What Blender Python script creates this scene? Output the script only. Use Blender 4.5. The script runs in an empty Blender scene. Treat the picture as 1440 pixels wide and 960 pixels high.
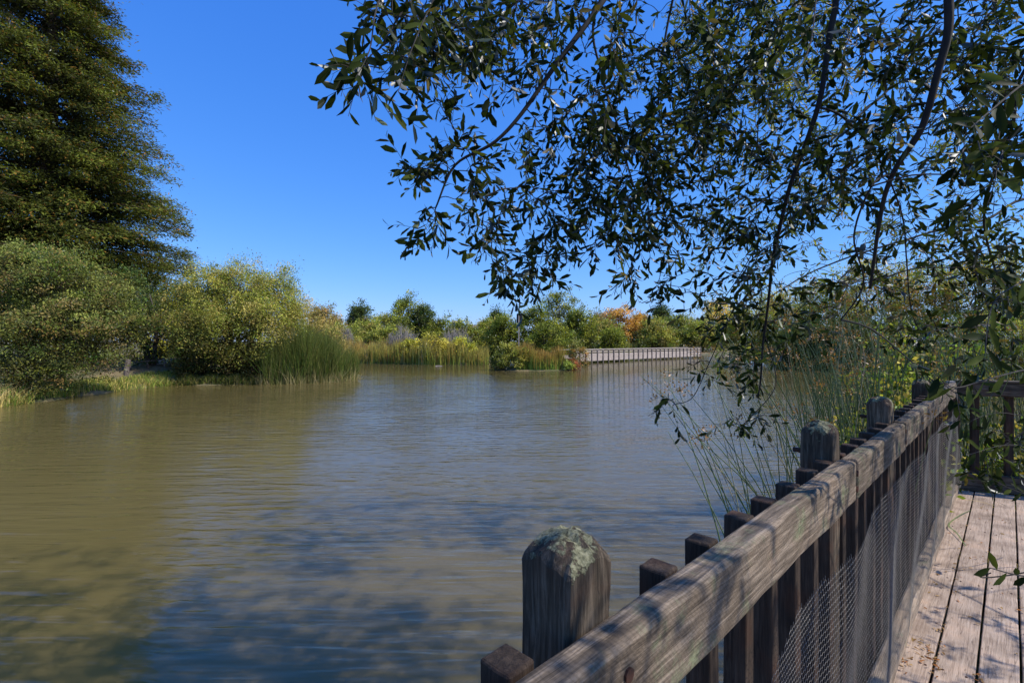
import bpy, math, random
import numpy as np
from mathutils import Vector, Matrix, noise
R = math.radians
F = 700.0; CH = 2.2; DK = 0.70          # focal length in photo pixels, eye height over the water, deck height
scene = bpy.context.scene
COL = scene.collection
rng = np.random.default_rng(7); random.seed(7)

def P(x, y, Y):                          # survey helper: where a sight line meets depth Y
    return ((x - 720) / F * Y, Y, CH - (y - 480) / F * Y)
def PX(x, Y): return (x - 720) / F * Y
def GY(y): return CH * F / (y - 480)

# ------------------------------------------------------------------ materials
def newmat(name):
    m = bpy.data.materials.new(name); m.use_nodes = True
    nt = m.node_tree; nt.nodes.clear()
    out = nt.nodes.new('ShaderNodeOutputMaterial')
    return m, nt, out
def N(nt, t, **kw):
    n = nt.nodes.new(t)
    for k, v in kw.items():
        if k.startswith('i_'): n.inputs[k[2:].replace('_', ' ')].default_value = v
        else: setattr(n, k, v)
    return n
def ramp(nt, src, stops, interp='LINEAR'):
    r = nt.nodes.new('ShaderNodeValToRGB'); r.color_ramp.interpolation = interp
    e = r.color_ramp.elements
    while len(e) > 1: e.remove(e[-1])
    e[0].position = stops[0][0]; e[0].color = (*stops[0][1], 1)
    for p, c in stops[1:]:
        q = e.new(p); q.color = (*c, 1)
    nt.links.new(src, r.inputs['Fac']); return r
def mixc(nt, fac, a, b, mode='MIX'):
    m = nt.nodes.new('ShaderNodeMix'); m.data_type = 'RGBA'; m.blend_type = mode
    for s, v in ((0, fac), (6, a), (7, b)):
        if hasattr(v, 'is_linked') or hasattr(v, 'links'): nt.links.new(v, m.inputs[s])
        else: m.inputs[s].default_value = v if s == 0 else (*v, 1)
    return m.outputs[2]

def leaf_mat(name, trans=0.35, gloss=0.06, rough=0.45, tint=(1, 1, 1), bump=0):
    m, nt, out = newmat(name); L = nt.links.new
    at = N(nt, 'ShaderNodeAttribute', attribute_name='Col')
    geo = N(nt, 'ShaderNodeNewGeometry')
    rnd = N(nt, 'ShaderNodeMath', operation='MULTIPLY_ADD'); rnd.inputs[1].default_value = 0.5; rnd.inputs[2].default_value = 0.75
    L(geo.outputs['Random Per Island'], rnd.inputs[0])
    c = mixc(nt, 1.0, at.outputs['Color'], rnd.outputs[0], 'MULTIPLY')
    c = mixc(nt, 1.0, c, tint, 'MULTIPLY')
    d = N(nt, 'ShaderNodeBsdfDiffuse'); L(c, d.inputs['Color'])
    t = N(nt, 'ShaderNodeBsdfTranslucent')
    tc = mixc(nt, 1.0, c, (1.25, 1.25, 0.55), 'MULTIPLY'); L(tc, t.inputs['Color'])
    mx = N(nt, 'ShaderNodeMixShader'); mx.inputs[0].default_value = trans
    L(d.outputs[0], mx.inputs[1]); L(t.outputs[0], mx.inputs[2])
    g = N(nt, 'ShaderNodeBsdfGlossy'); g.inputs['Roughness'].default_value = rough
    fr = N(nt, 'ShaderNodeFresnel'); fr.inputs['IOR'].default_value = 1.4
    fm = N(nt, 'ShaderNodeMath', operation='MULTIPLY'); fm.inputs[1].default_value = gloss * 12; fm.use_clamp = True
    L(fr.outputs[0], fm.inputs[0])
    m2 = N(nt, 'ShaderNodeMixShader'); L(fm.outputs[0], m2.inputs[0]); L(mx.outputs[0], m2.inputs[1]); L(g.outputs[0], m2.inputs[2])
    L(m2.outputs[0], out.inputs['Surface'])
    return m

def wood_mat(name, base, dark, light, lichen=0.0, saw=0.0, scale=1.0, red=0.0, cap=0.0):
    """weathered wood, grain along local X"""
    m, nt, out = newmat(name); L = nt.links.new
    tc = N(nt, 'ShaderNodeTexCoord'); oi = N(nt, 'ShaderNodeObjectInfo')
    add = N(nt, 'ShaderNodeVectorMath', operation='ADD'); L(tc.outputs['Object'], add.inputs[0])
    rm = N(nt, 'ShaderNodeMath', operation='MULTIPLY'); rm.inputs[1].default_value = 37.0; L(oi.outputs['Random'], rm.inputs[0])
    L(rm.outputs[0], add.inputs[1])
    mp = N(nt, 'ShaderNodeMapping'); mp.inputs['Scale'].default_value = (5.5 * scale, 85 * scale, 85 * scale); L(add.outputs[0], mp.inputs[0])
    g1 = N(nt, 'ShaderNodeTexNoise'); g1.inputs['Scale'].default_value = 1.0; g1.inputs['Detail'].default_value = 8; g1.inputs['Roughness'].default_value = 0.72; g1.inputs['Distortion'].default_value = 0.4
    L(mp.outputs[0], g1.inputs['Vector'])
    big = N(nt, 'ShaderNodeTexNoise'); big.inputs['Scale'].default_value = 6; big.inputs['Detail'].default_value = 5; L(add.outputs[0], big.inputs['Vector'])
    r1 = ramp(nt, g1.outputs['Fac'], [(0.25, dark), (0.48, base), (0.72, light)])
    r2 = ramp(nt, big.outputs['Fac'], [(0.3, (0.62, 0.6, 0.58)), (0.55, (1, 1, 1)), (0.75, (1.2, 1.12, 1.05))])
    c = mixc(nt, 1.0, r1.outputs[0], r2.outputs[0], 'MULTIPLY')
    h = g1.outputs['Fac']
    if saw:
        mp2 = N(nt, 'ShaderNodeMapping'); mp2.inputs['Rotation'].default_value = (0, R(38), 0); L(add.outputs[0], mp2.inputs[0])
        wv = N(nt, 'ShaderNodeTexWave'); wv.inputs['Scale'].default_value = 38; wv.inputs['Distortion'].default_value = 7.0; wv.inputs['Detail'].default_value = 3; wv.inputs['Detail Scale'].default_value = 1.2
        L(mp2.outputs[0], wv.inputs['Vector'])
        r3 = ramp(nt, wv.outputs['Fac'], [(0.0, (1 - saw,) * 3), (0.6, (1.05,) * 3)])
        c = mixc(nt, 1.0, c, r3.outputs[0], 'MULTIPLY')
    # dark knots and drying cracks
    mp3 = N(nt, 'ShaderNodeMapping'); mp3.inputs['Scale'].default_value = (1.1, 34, 34); L(add.outputs[0], mp3.inputs[0])
    vo = N(nt, 'ShaderNodeTexNoise'); vo.inputs['Scale'].default_value = 1.0; vo.inputs['Detail'].default_value = 2; L(mp3.outputs[0], vo.inputs['Vector'])
    r4 = ramp(nt, vo.outputs['Fac'], [(0.0, (1,) * 3), (.555, (1,) * 3), (.565, (.35,) * 3), (.575, (1,) * 3)])
    c = mixc(nt, 0.8, c, r4.outputs[0], 'MULTIPLY')
    if red:
        nr = N(nt, 'ShaderNodeTexNoise'); nr.inputs['Scale'].default_value = 9; nr.inputs['Detail'].default_value = 4; L(add.outputs[0], nr.inputs['Vector'])
        rr = ramp(nt, nr.outputs['Fac'], [(0.5, (0, 0, 0)), (0.68, (red,) * 3)])
        c = mixc(nt, rr.outputs[0], c, (0.12, 0.045, 0.02))
    if lichen:
        n2 = N(nt, 'ShaderNodeTexNoise'); n2.inputs['Scale'].default_value = 7; n2.inputs['Detail'].default_value = 8; n2.inputs['Roughness'].default_value = 0.7; L(add.outputs[0], n2.inputs['Vector'])
        r5 = ramp(nt, n2.outputs['Fac'], [(0.58 - 0.1 * lichen, (0, 0, 0)), (0.68, (0.75,) * 3)])
        n3 = N(nt, 'ShaderNodeTexNoise'); n3.inputs['Scale'].default_value = 90; n3.inputs['Detail'].default_value = 3; L(add.outputs[0], n3.inputs['Vector'])
        r6 = ramp(nt, n3.outputs['Fac'], [(0.35, (0.05, 0.07, 0.03)), (0.6, (0.2, 0.24, 0.12))])
        c = mixc(nt, r5.outputs[0], c, r6.outputs[0])
    if cap:   # pale lichen crust growing on the weathered top (local X up, top near +1.6)
        sx = N(nt, 'ShaderNodeSeparateXYZ'); L(tc.outputs['Object'], sx.inputs[0])
        mr = N(nt, 'ShaderNodeMapRange'); mr.inputs['From Min'].default_value = 1.50; mr.inputs['From Max'].default_value = 1.60; mr.inputs['To Min'].default_value = -.15; mr.inputs['To Max'].default_value = .115; L(sx.outputs[0], mr.inputs['Value'])
        nc_ = N(nt, 'ShaderNodeTexNoise'); nc_.inputs['Scale'].default_value = 17; nc_.inputs['Detail'].default_value = 9; nc_.inputs['Roughness'].default_value = .68; L(add.outputs[0], nc_.inputs['Vector'])
        sm = N(nt, 'ShaderNodeMath', operation='ADD'); L(mr.outputs[0], sm.inputs[0]); L(nc_.outputs['Fac'], sm.inputs[1])
        mk = ramp(nt, sm.outputs[0], [(.585 + (1 - cap) * .1, (0, 0, 0)), (.615 + (1 - cap) * .1, (1,) * 3)])
        nl_ = N(nt, 'ShaderNodeTexNoise'); nl_.inputs['Scale'].default_value = 120; nl_.inputs['Detail'].default_value = 8; nl_.inputs['Roughness'].default_value = .75; nl_.inputs['Distortion'].default_value = .6; L(add.outputs[0], nl_.inputs['Vector'])
        lc = ramp(nt, nl_.outputs['Fac'], [(.36, (.05, .048, .028)), (.5, (.21, .205, .115)), (.66, (.43, .40, .25))])
        c = mixc(nt, mk.outputs[0], c, lc.outputs[0])
        hv = N(nt, 'ShaderNodeMath', operation='MULTIPLY_ADD'); hv.inputs[1].default_value = .22; L(mk.outputs[0], hv.inputs[0]); L(h, hv.inputs[2]); h = hv.outputs[0]
    rv = N(nt, 'ShaderNodeMath', operation='MULTIPLY_ADD'); rv.inputs[1].default_value = 0.35; rv.inputs[2].default_value = 0.8; L(oi.outputs['Random'], rv.inputs[0])
    c = mixc(nt, 1.0, c, rv.outputs[0], 'MULTIPLY')
    b = N(nt, 'ShaderNodeBsdfPrincipled'); b.inputs['Roughness'].default_value = 0.85; b.inputs['Specular IOR Level'].default_value = 0.25
    L(c, b.inputs['Base Color'])
    bp = N(nt, 'ShaderNodeBump'); bp.inputs['Strength'].default_value = 0.9; bp.inputs['Distance'].default_value = 0.006; L(h, bp.inputs['Height'])
    L(bp.outputs[0], b.inputs['Normal']); L(b.outputs[0], out.inputs['Surface'])
    return m

def simple_mat(name, c1, c2, scale=8, rough=0.85, metallic=0, stretch=(1, 1, 1), bump=0.3):
    m, nt, out = newmat(name); L = nt.links.new
    tc = N(nt, 'ShaderNodeTexCoord'); mp = N(nt, 'ShaderNodeMapping'); mp.inputs['Scale'].default_value = stretch; L(tc.outputs['Object'], mp.inputs[0])
    n = N(nt, 'ShaderNodeTexNoise'); n.inputs['Scale'].default_value = scale; n.inputs['Detail'].default_value = 6; L(mp.outputs[0], n.inputs['Vector'])
    r = ramp(nt, n.outputs['Fac'], [(0.3, c1), (0.7, c2)])
    b = N(nt, 'ShaderNodeBsdfPrincipled'); b.inputs['Roughness'].default_value = rough; b.inputs['Metallic'].default_value = metallic
    L(r.outputs[0], b.inputs['Base Color'])
    bp = N(nt, 'ShaderNodeBump'); bp.inputs['Strength'].default_value = bump; bp.inputs['Distance'].default_value = 0.01; L(n.outputs['Fac'], bp.inputs['Height']); L(bp.outputs[0], b.inputs['Normal'])
    L(b.outputs[0], out.inputs['Surface']); return m

M = {}
M['leaf'] = leaf_mat('distant foliage', 0.3, 0.012, 0.6, (2.4, 2.1, 1.4))
M['near_leaf'] = leaf_mat('glossy overhanging leaf', 0.34, 0.010, 0.5)
M['sun_tint_leaf'] = leaf_mat('sun tinted bank leaf', 0.38, 0.008, 0.55, (1.55, 1.45, 1.1))  # brighter copy of the near leaf, sunlight put into its tint
M['reed'] = leaf_mat('reed blades', 0.25, 0.015, 0.5, (1.75, 1.7, 1.2))
M['bark'] = simple_mat('grey brown bark', (0.035, 0.028, 0.02), (0.12, 0.10, 0.08), 30, 0.9, 0, (1, 1, 0.3))
M['limb'] = simple_mat('shade darkened limb bark', (0.008, 0.0065, 0.005), (0.028, 0.022, 0.017), 40, 0.9, 0, (1, 1, 0.3))  # bark colour darkened to stand for the canopy's shade on the limbs
M['redbark'] = simple_mat('reddish bark', (0.05, 0.03, 0.02), (0.14, 0.085, 0.06), 12, 0.9, 0, (1, 1, 0.15))
M['rail'] = wood_mat('weathered grey rail', (0.155, 0.117, 0.080), (0.027, 0.019, 0.012), (0.39, 0.305, 0.22), lichen=0.45, saw=0.13)
M['post'] = wood_mat('dark weathered post', (0.075, 0.057, 0.038), (0.011, 0.008, 0.005), (0.26, 0.20, 0.14), lichen=0.0, red=0.4, cap=1.0)
M['picket'] = wood_mat('shade darkened picket', (0.05, 0.034, 0.023), (0.016, 0.010, 0.007), (0.11, 0.077, 0.054), red=0.3)  # base colour deepened to put more shade contrast into the pickets
M['plank'] = wood_mat('pale worn plank', (0.38, 0.285, 0.215), (0.19, 0.135, 0.098), (0.49, 0.385, 0.30), saw=0.0)
M['kick'] = wood_mat('worn kick board', (0.28, 0.215, 0.155), (0.09, 0.062, 0.042), (0.42, 0.335, 0.25), lichen=0.1)
M['endgrain'] = wood_mat('bleached end grain', (0.40, 0.37, 0.35), (0.2, 0.17, 0.15), (0.5, 0.48, 0.45))
M['far_wood'] = simple_mat('pale sun bleached boards', (0.30, 0.245, 0.205), (0.46, 0.385, 0.33), 3)
M['far_post'] = simple_mat('grey brown pile', (0.10, 0.08, 0.07), (0.22, 0.18, 0.16), 3)
M['dark_metal'] = simple_mat('rusty bolt', (0.03, 0.015, 0.01), (0.12, 0.05, 0.03), 60, 0.7, 0.4)
M['wire'] = simple_mat('galvanised wire', (0.16, 0.15, 0.135), (0.32, 0.30, 0.27), 60, 0.55, 0.6)
M['wall'] = simple_mat('pale plaster', (0.6, 0.58, 0.55), (0.7, 0.68, 0.66), 2)
M['roof'] = simple_mat('grey roof', (0.25, 0.2, 0.18), (0.35, 0.28, 0.26), 2)
M['black'] = simple_mat('near black paint', (0.012, 0.012, 0.012), (0.03, 0.028, 0.025), 4)

# lichen crust
def lichen_mat():
    m, nt, out = newmat('pale green lichen'); L = nt.links.new
    tc = N(nt, 'ShaderNodeTexCoord')
    v = N(nt, 'ShaderNodeTexVoronoi'); v.inputs['Scale'].default_value = 160; L(tc.outputs['Object'], v.inputs['Vector'])
    n = N(nt, 'ShaderNodeTexNoise'); n.inputs['Scale'].default_value = 35; n.inputs['Detail'].default_value = 6; L(tc.outputs['Object'], n.inputs['Vector'])
    r = ramp(nt, n.outputs['Fac'], [(0.35, (0.10, 0.13, 0.08)), (0.5, (0.30, 0.33, 0.22)), (0.65, (0.42, 0.42, 0.30))])
    r2 = ramp(nt, v.outputs['Distance'], [(0.0, (1.1,) * 3), (0.6, (0.45,) * 3)])
    c = mixc(nt, 1.0, r.outputs[0], r2.outputs[0], 'MULTIPLY')
    b = N(nt, 'ShaderNodeBsdfPrincipled'); b.inputs['Roughness'].default_value = 0.95; L(c, b.inputs['Base Color'])
    bp = N(nt, 'ShaderNodeBump'); bp.inputs['Strength'].default_value = 0.9; bp.inputs['Distance'].default_value = 0.004; L(v.outputs['Distance'], bp.inputs['Height']); L(bp.outputs[0], b.inputs['Normal'])
    L(b.outputs[0], out.inputs['Surface']); return m
M['lichen'] = lichen_mat()

def ground_mat():
    m, nt, out = newmat('bank soil and dry grass'); L = nt.links.new
    tc = N(nt, 'ShaderNodeTexCoord')
    n = N(nt, 'ShaderNodeTexNoise'); n.inputs['Scale'].default_value = 0.5; n.inputs['Detail'].default_value = 10; n.inputs['Roughness'].default_value = 0.7; L(tc.outputs['Object'], n.inputs['Vector'])
    r = ramp(nt, n.outputs['Fac'], [(0.3, (0.05, 0.06, 0.02)), (0.45, (0.10, 0.10, 0.035)), (0.6, (0.26, 0.19, 0.10)), (0.75, (0.34, 0.25, 0.15))])
    b = N(nt, 'ShaderNodeBsdfPrincipled'); b.inputs['Roughness'].default_value = 0.95; L(r.outputs[0], b.inputs['Base Color'])
    n2 = N(nt, 'ShaderNodeTexNoise'); n2.inputs['Scale'].default_value = 9; n2.inputs['Detail'].default_value = 6; L(tc.outputs['Object'], n2.inputs['Vector'])
    bp = N(nt, 'ShaderNodeBump'); bp.inputs['Strength'].default_value = 0.8; bp.inputs['Distance'].default_value = 0.06; L(n2.outputs['Fac'], bp.inputs['Height']); L(bp.outputs[0], b.inputs['Normal'])
    L(b.outputs[0], out.inputs['Surface']); return m
M['ground'] = ground_mat()

def water_mat():
    m, nt, out = newmat('murky rippled pond water'); L = nt.links.new
    tc = N(nt, 'ShaderNodeTexCoord')
    n = N(nt, 'ShaderNodeTexNoise'); n.inputs['Scale'].default_value = 0.25; n.inputs['Detail'].default_value = 3; L(tc.outputs['Object'], n.inputs['Vector'])
    r = ramp(nt, n.outputs['Fac'], [(0.3, (0.134, 0.104, 0.036)), (0.7, (0.156, 0.122, 0.045))])
    d = N(nt, 'ShaderNodeSubsurfaceScattering', falloff='BURLEY'); d.inputs['Scale'].default_value = .30; d.inputs['Radius'].default_value = (1.0, 1.0, .8); L(r.outputs[0], d.inputs['Color'])
    # ripples: crests run across the view, long wind swell plus short chop
    def layer(sx, sy, sc, det, rot, dist=0.0):
        mp = N(nt, 'ShaderNodeMapping'); mp.inputs['Scale'].default_value = (sx, sy, 1); mp.inputs['Rotation'].default_value = (0, 0, R(rot)); L(tc.outputs['Object'], mp.inputs[0])
        q = N(nt, 'ShaderNodeTexNoise'); q.inputs['Scale'].default_value = sc; q.inputs['Detail'].default_value = det; q.inputs['Roughness'].default_value = 0.5; q.inputs['Distortion'].default_value = dist
        L(mp.outputs[0], q.inputs['Vector']); return q.outputs['Fac']
    a = layer(0.42, 2.6, 2.5, 2.0, -4, 0.25)
    b = layer(0.45, 1.8, 7.5, 2.0, 5, 0.2)
    c = layer(1.0, 1.4, 0.35, 1.0, 0)
    s1 = N(nt, 'ShaderNodeMath', operation='MULTIPLY_ADD'); s1.inputs[1].default_value = 0.30; L(b, s1.inputs[0]); L(a, s1.inputs[2])
    amp = ramp(nt, c, [(0.35, (0.55,) * 3), (0.65, (1,) * 3)])
    sx = N(nt, 'ShaderNodeSeparateXYZ'); L(tc.outputs['Object'], sx.inputs[0])
    mr = N(nt, 'ShaderNodeMapRange'); mr.inputs['From Min'].default_value = 12; mr.inputs['From Max'].default_value = 38; mr.inputs['To Min'].default_value = 1; mr.inputs['To Max'].default_value = .3; L(sx.outputs[1], mr.inputs['Value'])
    hh0 = N(nt, 'ShaderNodeMath', operation='MULTIPLY'); L(s1.outputs[0], hh0.inputs[0]); L(mr.outputs[0], hh0.inputs[1]); s1 = hh0   # the far cove is sheltered
    hh = N(nt, 'ShaderNodeMath', operation='MULTIPLY'); L(s1.outputs[0], hh.inputs[0]); L(amp.outputs[0], hh.inputs[1])
    bp = N(nt, 'ShaderNodeBump'); bp.inputs['Strength'].default_value = 1.0; bp.inputs['Distance'].default_value = 0.033; L(hh.outputs[0], bp.inputs['Height'])
    g = N(nt, 'ShaderNodeBsdfGlossy'); g.inputs['Roughness'].default_value = 0.03; L(bp.outputs[0], g.inputs['Normal'])
    fr = N(nt, 'ShaderNodeFresnel'); fr.inputs['IOR'].default_value = 1.46; L(bp.outputs[0], fr.inputs['Normal'])
    mx = N(nt, 'ShaderNodeMixShader'); L(fr.outputs[0], mx.inputs[0]); L(d.outputs[0], mx.inputs[1]); L(g.outputs[0], mx.inputs[2])
    L(mx.outputs[0], out.inputs['Surface']); return m
M['water'] = water_mat()

# ------------------------------------------------------------------ object helpers
def tag(o, label=None, cat=None, group=None, kind=None):
    if label: o['label'] = label
    if cat: o['category'] = cat
    if group: o['group'] = group
    if kind: o['kind'] = kind
    return o
def empty(name, loc=(0, 0, 0), rz=0.0):
    o = bpy.data.objects.new(name, None); COL.objects.link(o); o.location = loc; o.rotation_euler = (0, 0, rz); o.empty_display_size = 0.2
    return o
def link(name, me, mat, parent=None, smooth=False, world=True):
    me.materials.append(mat)
    if smooth: me.polygons.foreach_set('use_smooth', np.ones(len(me.polygons), bool))
    o = bpy.data.objects.new(name, me); COL.objects.link(o)
    if parent is not None:
        o.parent = parent
        if world:
            o.matrix_parent_inverse = (Matrix.Translation(parent.location) @ parent.rotation_euler.to_matrix().to_4x4()).inverted()
    return o
def np_mesh(name, V, loops, sizes, colors=None):
    me = bpy.data.meshes.new(name)
    V = np.asarray(V, np.float32); loops = np.asarray(loops, np.int32); sizes = np.asarray(sizes, np.int32)
    me.vertices.add(len(V)); me.vertices.foreach_set('co', V.ravel())
    me.loops.add(len(loops)); me.loops.foreach_set('vertex_index', loops)
    me.polygons.add(len(sizes))
    st = np.zeros(len(sizes), np.int32); st[1:] = np.cumsum(sizes)[:-1]
    me.polygons.foreach_set('loop_start', st)
    me.update(calc_edges=True)
    if colors is not None:
        a = me.color_attributes.new('Col', 'FLOAT_COLOR', 'POINT')
        c4 = np.ones((len(V), 4), np.float32); c4[:, :3] = colors
        a.data.foreach_set('color', c4.ravel())
    return me
def replicate(tv, tf, pos, mats, cols=None, name='m'):
    """tv template verts (k,3), tf faces; pos (n,3); mats (n,3,3) columns = local axes scaled"""
    n = len(pos); k = len(tv); tv = np.asarray(tv, float)
    V = np.einsum('nij,kj->nki', mats, tv) + pos[:, None, :]
    fl = np.concatenate([np.array(f) for f in tf]); fs = np.array([len(f) for f in tf])
    loops = (fl[None, :] + (np.arange(n) * k)[:, None]).ravel(); sizes = np.tile(fs, n)
    C = None if cols is None else np.repeat(cols, k, axis=0)
    return np_mesh(name, V.reshape(-1, 3), loops, sizes, C)
def unit(v): return v / np.maximum(np.linalg.norm(v, axis=-1, keepdims=True), 1e-9)
def frames(axis, normal, length, width, thick=None):
    """columns: x = axis*length, y = side*width, z = normal"""
    x = unit(axis); y = unit(np.cross(normal, x)); z = np.cross(x, y)
    t = width if thick is None else thick
    return np.stack([x * length[:, None], y * width[:, None], z * t[:, None]], axis=2)
DIAMOND = ([(0, 0, 0), (0.45, -0.5, 0.08), (1, 0, 0), (0.55, 0.5, 0.08)], [(0, 1, 2, 3)])
LEAF = ([(0, 0, 0), (0.30, -0.36, .10), (0.28, 0, 0), (0.30, 0.36, .10), (0.72, -0.43, .10), (0.74, 0, -0.02), (0.72, 0.43, .10), (1, 0, -0.12)],
        [(0, 1, 2), (0, 2, 3), (1, 4, 5, 2), (2, 5, 6, 3), (4, 7, 5), (5, 7, 6)])

class MB:
    def __init__(s): s.v = []; s.f = []
    def add(s, v, f):
        b = len(s.v); s.v += [tuple(p) for p in v]; s.f += [tuple(i + b for i in q) for q in f]
    def box(s, c, h, mat=None):
        x, y, z = h
        v = [Vector((c[0] + a * x, c[1] + b * y, c[2] + d * z)) for a in (-1, 1) for b in (-1, 1) for d in (-1, 1)]
        if mat is not None: v = [mat @ p for p in v]
        s.add(v, [(0, 1, 3, 2), (4, 6, 7, 5), (0, 4, 5, 1), (2, 3, 7, 6), (0, 2, 6, 4), (1, 5, 7, 3)])
    def tube(s, pts, rad, n=6, cap=True):
        pts = [Vector(p) for p in pts]; b = len(s.v); m = len(pts)
        up = Vector((0.31, 0.17, 0.93))
        for i, p in enumerate(pts):
            t = (pts[min(i + 1, m - 1)] - pts[max(i - 1, 0)]).normalized()
            a = t.cross(up)
            if a.length < 0.05: a = t.cross(Vector((1, 0, 0)))
            a.normalize(); c = t.cross(a); r = rad[i] if hasattr(rad, '__len__') else rad
            for k in range(n):
                an = 2 * math.pi * k / n; s.v.append(tuple(p + a * (r * math.cos(an)) + c * (r * math.sin(an))))
        for i in range(m - 1):
            for k in range(n):
                s.f.append((b + i * n + k, b + i * n + (k + 1) % n, b + (i + 1) * n + (k + 1) % n, b + (i + 1) * n + k))
        if cap:
            s.f.append(tuple(b + k for k in range(n))[::-1]); s.f.append(tuple(b + (m - 1) * n + k for k in range(n)))
    def build(s, name, mat, parent=None, smooth=False, world=True):
        me = bpy.data.meshes.new(name); me.from_pydata(s.v, [], s.f); me.update()
        return link(name, me, mat, parent, smooth, world)

# ------------------------------------------------------------------ terrain and lake
LAKE = [(-40, -30), (-26, -5), (-21, 8), (-17.2, 15.5), (-17.3, 18.5), (-17.6, 21), (-17.4, 23.5), (-16.9, 25), (-13, 25.6), (-9.6, 27), (-9.2, 30), (-12, 37),
        (-16.5, 48), (-16, 50.5), (-12, 49), (-8, 47.6), (-2.6, 47.4), (-2.2, 58), (0, 61), (6, 57), (9, 62), (16, 76), (29, 82), (31, 64), (24, 46), (21.5, 40.5), (26, 38.5),
        (29, 33), (26, 22), (18, 13), (12, 8.5), (8, 6.6), (5.4, 5.6), (4.2, 3.9), (2.6, 2.0), (1.0, 0.0), (-3, -6), (-10, -30)]
def poly_sd(px, py, poly):
    q = np.array(poly); n = len(q); d = np.full(px.shape, 1e9); inside = np.zeros(px.shape, bool)
    for i in range(n):
        a = q[i]; b = q[(i + 1) % n]; e = b - a
        wx = px - a[0]; wy = py - a[1]
        t = np.clip((wx * e[0] + wy * e[1]) / (e @ e), 0, 1)
        d = np.minimum(d, np.hypot(wx - t * e[0], wy - t * e[1]))
        c = ((a[1] <= py) & (b[1] > py)) | ((b[1] <= py) & (a[1] > py))
        with np.errstate(divide='ignore', invalid='ignore'):
            xi = a[0] + (py - a[1]) / (b[1] - a[1] if b[1] != a[1] else 1e-9) * e[0]
        inside ^= c & (px < xi)
    return np.where(inside, -d, d)
ISLAND = [(-1.4, 37.9), (0.5, 37.3), (2.5, 37.2), (4.4, 37.9), (4.6, 39.0), (2, 40.2), (-0.8, 39.6)]
def height(x, y):
    x = np.asarray(x, float); y = np.asarray(y, float)
    wob = 0.35 * np.sin(x * 1.7 + y * 0.6) + 0.25 * np.sin(y * 2.3 - x * 0.9)
    d = poly_sd(x, y, LAKE) + wob * 0.5
    di = poly_sd(x, y, ISLAND)
    h = np.where(d > 0, 0.02 + 0.34 * (1 - np.exp(-d * 0.9)) + 0.012 * np.minimum(d, 60), np.maximum(d * 0.35, -0.9))
    h = np.where((d <= 0), np.maximum(h, np.where(di < 0, 0.02 + np.minimum(-di * .3, .25), -di * 0.4)), h)
    # hillside on the right bank
    hill = np.clip((x - 22) / 30, 0, 1) * np.clip((60 - y) / 20, 0, 1) * np.clip(d / 6, 0, 1)
    h = h + 2.0 * hill
    h = h + .75 * np.clip((y - 25.8) / 3.5, 0, 1) * np.clip((-13.5 - x) / 2, 0, 1) * np.clip((40 - y) / 6, 0, 1) * (d > 0)
    return h + np.where(d > 0, 0.05 * np.sin(x * 3.1) * np.cos(y * 2.7), 0)
def axis_coords(lo, hi, step, far):
    a = list(np.arange(lo, hi + 1e-6, step)); s = step
    while a[-1] < far: s *= 1.35; a.append(a[-1] + s)
    s = step
    while a[0] > -far: s *= 1.35; a.insert(0, a[0] - s)
    return np.array(a)
gx = axis_coords(-32, 44, 0.5, 2500); gy = axis_coords(-12, 86, 0.5, 2500)
XX, YY = np.meshgrid(gx, gy); ZZ = height(XX.ravel(), YY.ravel())
nx, ny = len(gx), len(gy)
ii = (np.arange(ny - 1)[:, None] * nx + np.arange(nx - 1)[None, :]).ravel()
loops = np.stack([ii, ii + 1, ii + nx + 1, ii + nx], 1).ravel()
g = link('ground', np_mesh('ground', np.stack([XX.ravel(), YY.ravel(), ZZ], 1), loops, np.full(len(ii), 4)), M['ground'], smooth=True)
tag(g, kind='structure')
def gz(x, y): return float(height(np.array([x]), np.array([y]))[0])
w = MB(); w.add([(-60, -40, 0), (60, -40, 0), (60, 95, 0), (-60, 95, 0)], [(0, 1, 2, 3)])
tag(w.build('water', M['water']), kind='structure')
# dusty path on the left bank
pth = MB(); pp = []
for i in range(25):
    t = i / 24; x = -20.5 + 7.5 * t; y = 29.0 - .9 * t + 0.4 * math.sin(5 * t)
    for q in (-1.3, 0, 1.3): pp.append((x, y + q, gz(x, y + q) + 0.04))
pth.add(pp, [(i * 3 + k, i * 3 + k + 3, i * 3 + k + 4, i * 3 + k + 1) for i in range(24) for k in range(2)])
M['path'] = simple_mat('dusty path', (0.46, 0.31, 0.17), (0.60, 0.43, 0.26), 3)
tag(pth.build('path', M['path'], smooth=True), kind='structure')

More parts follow.
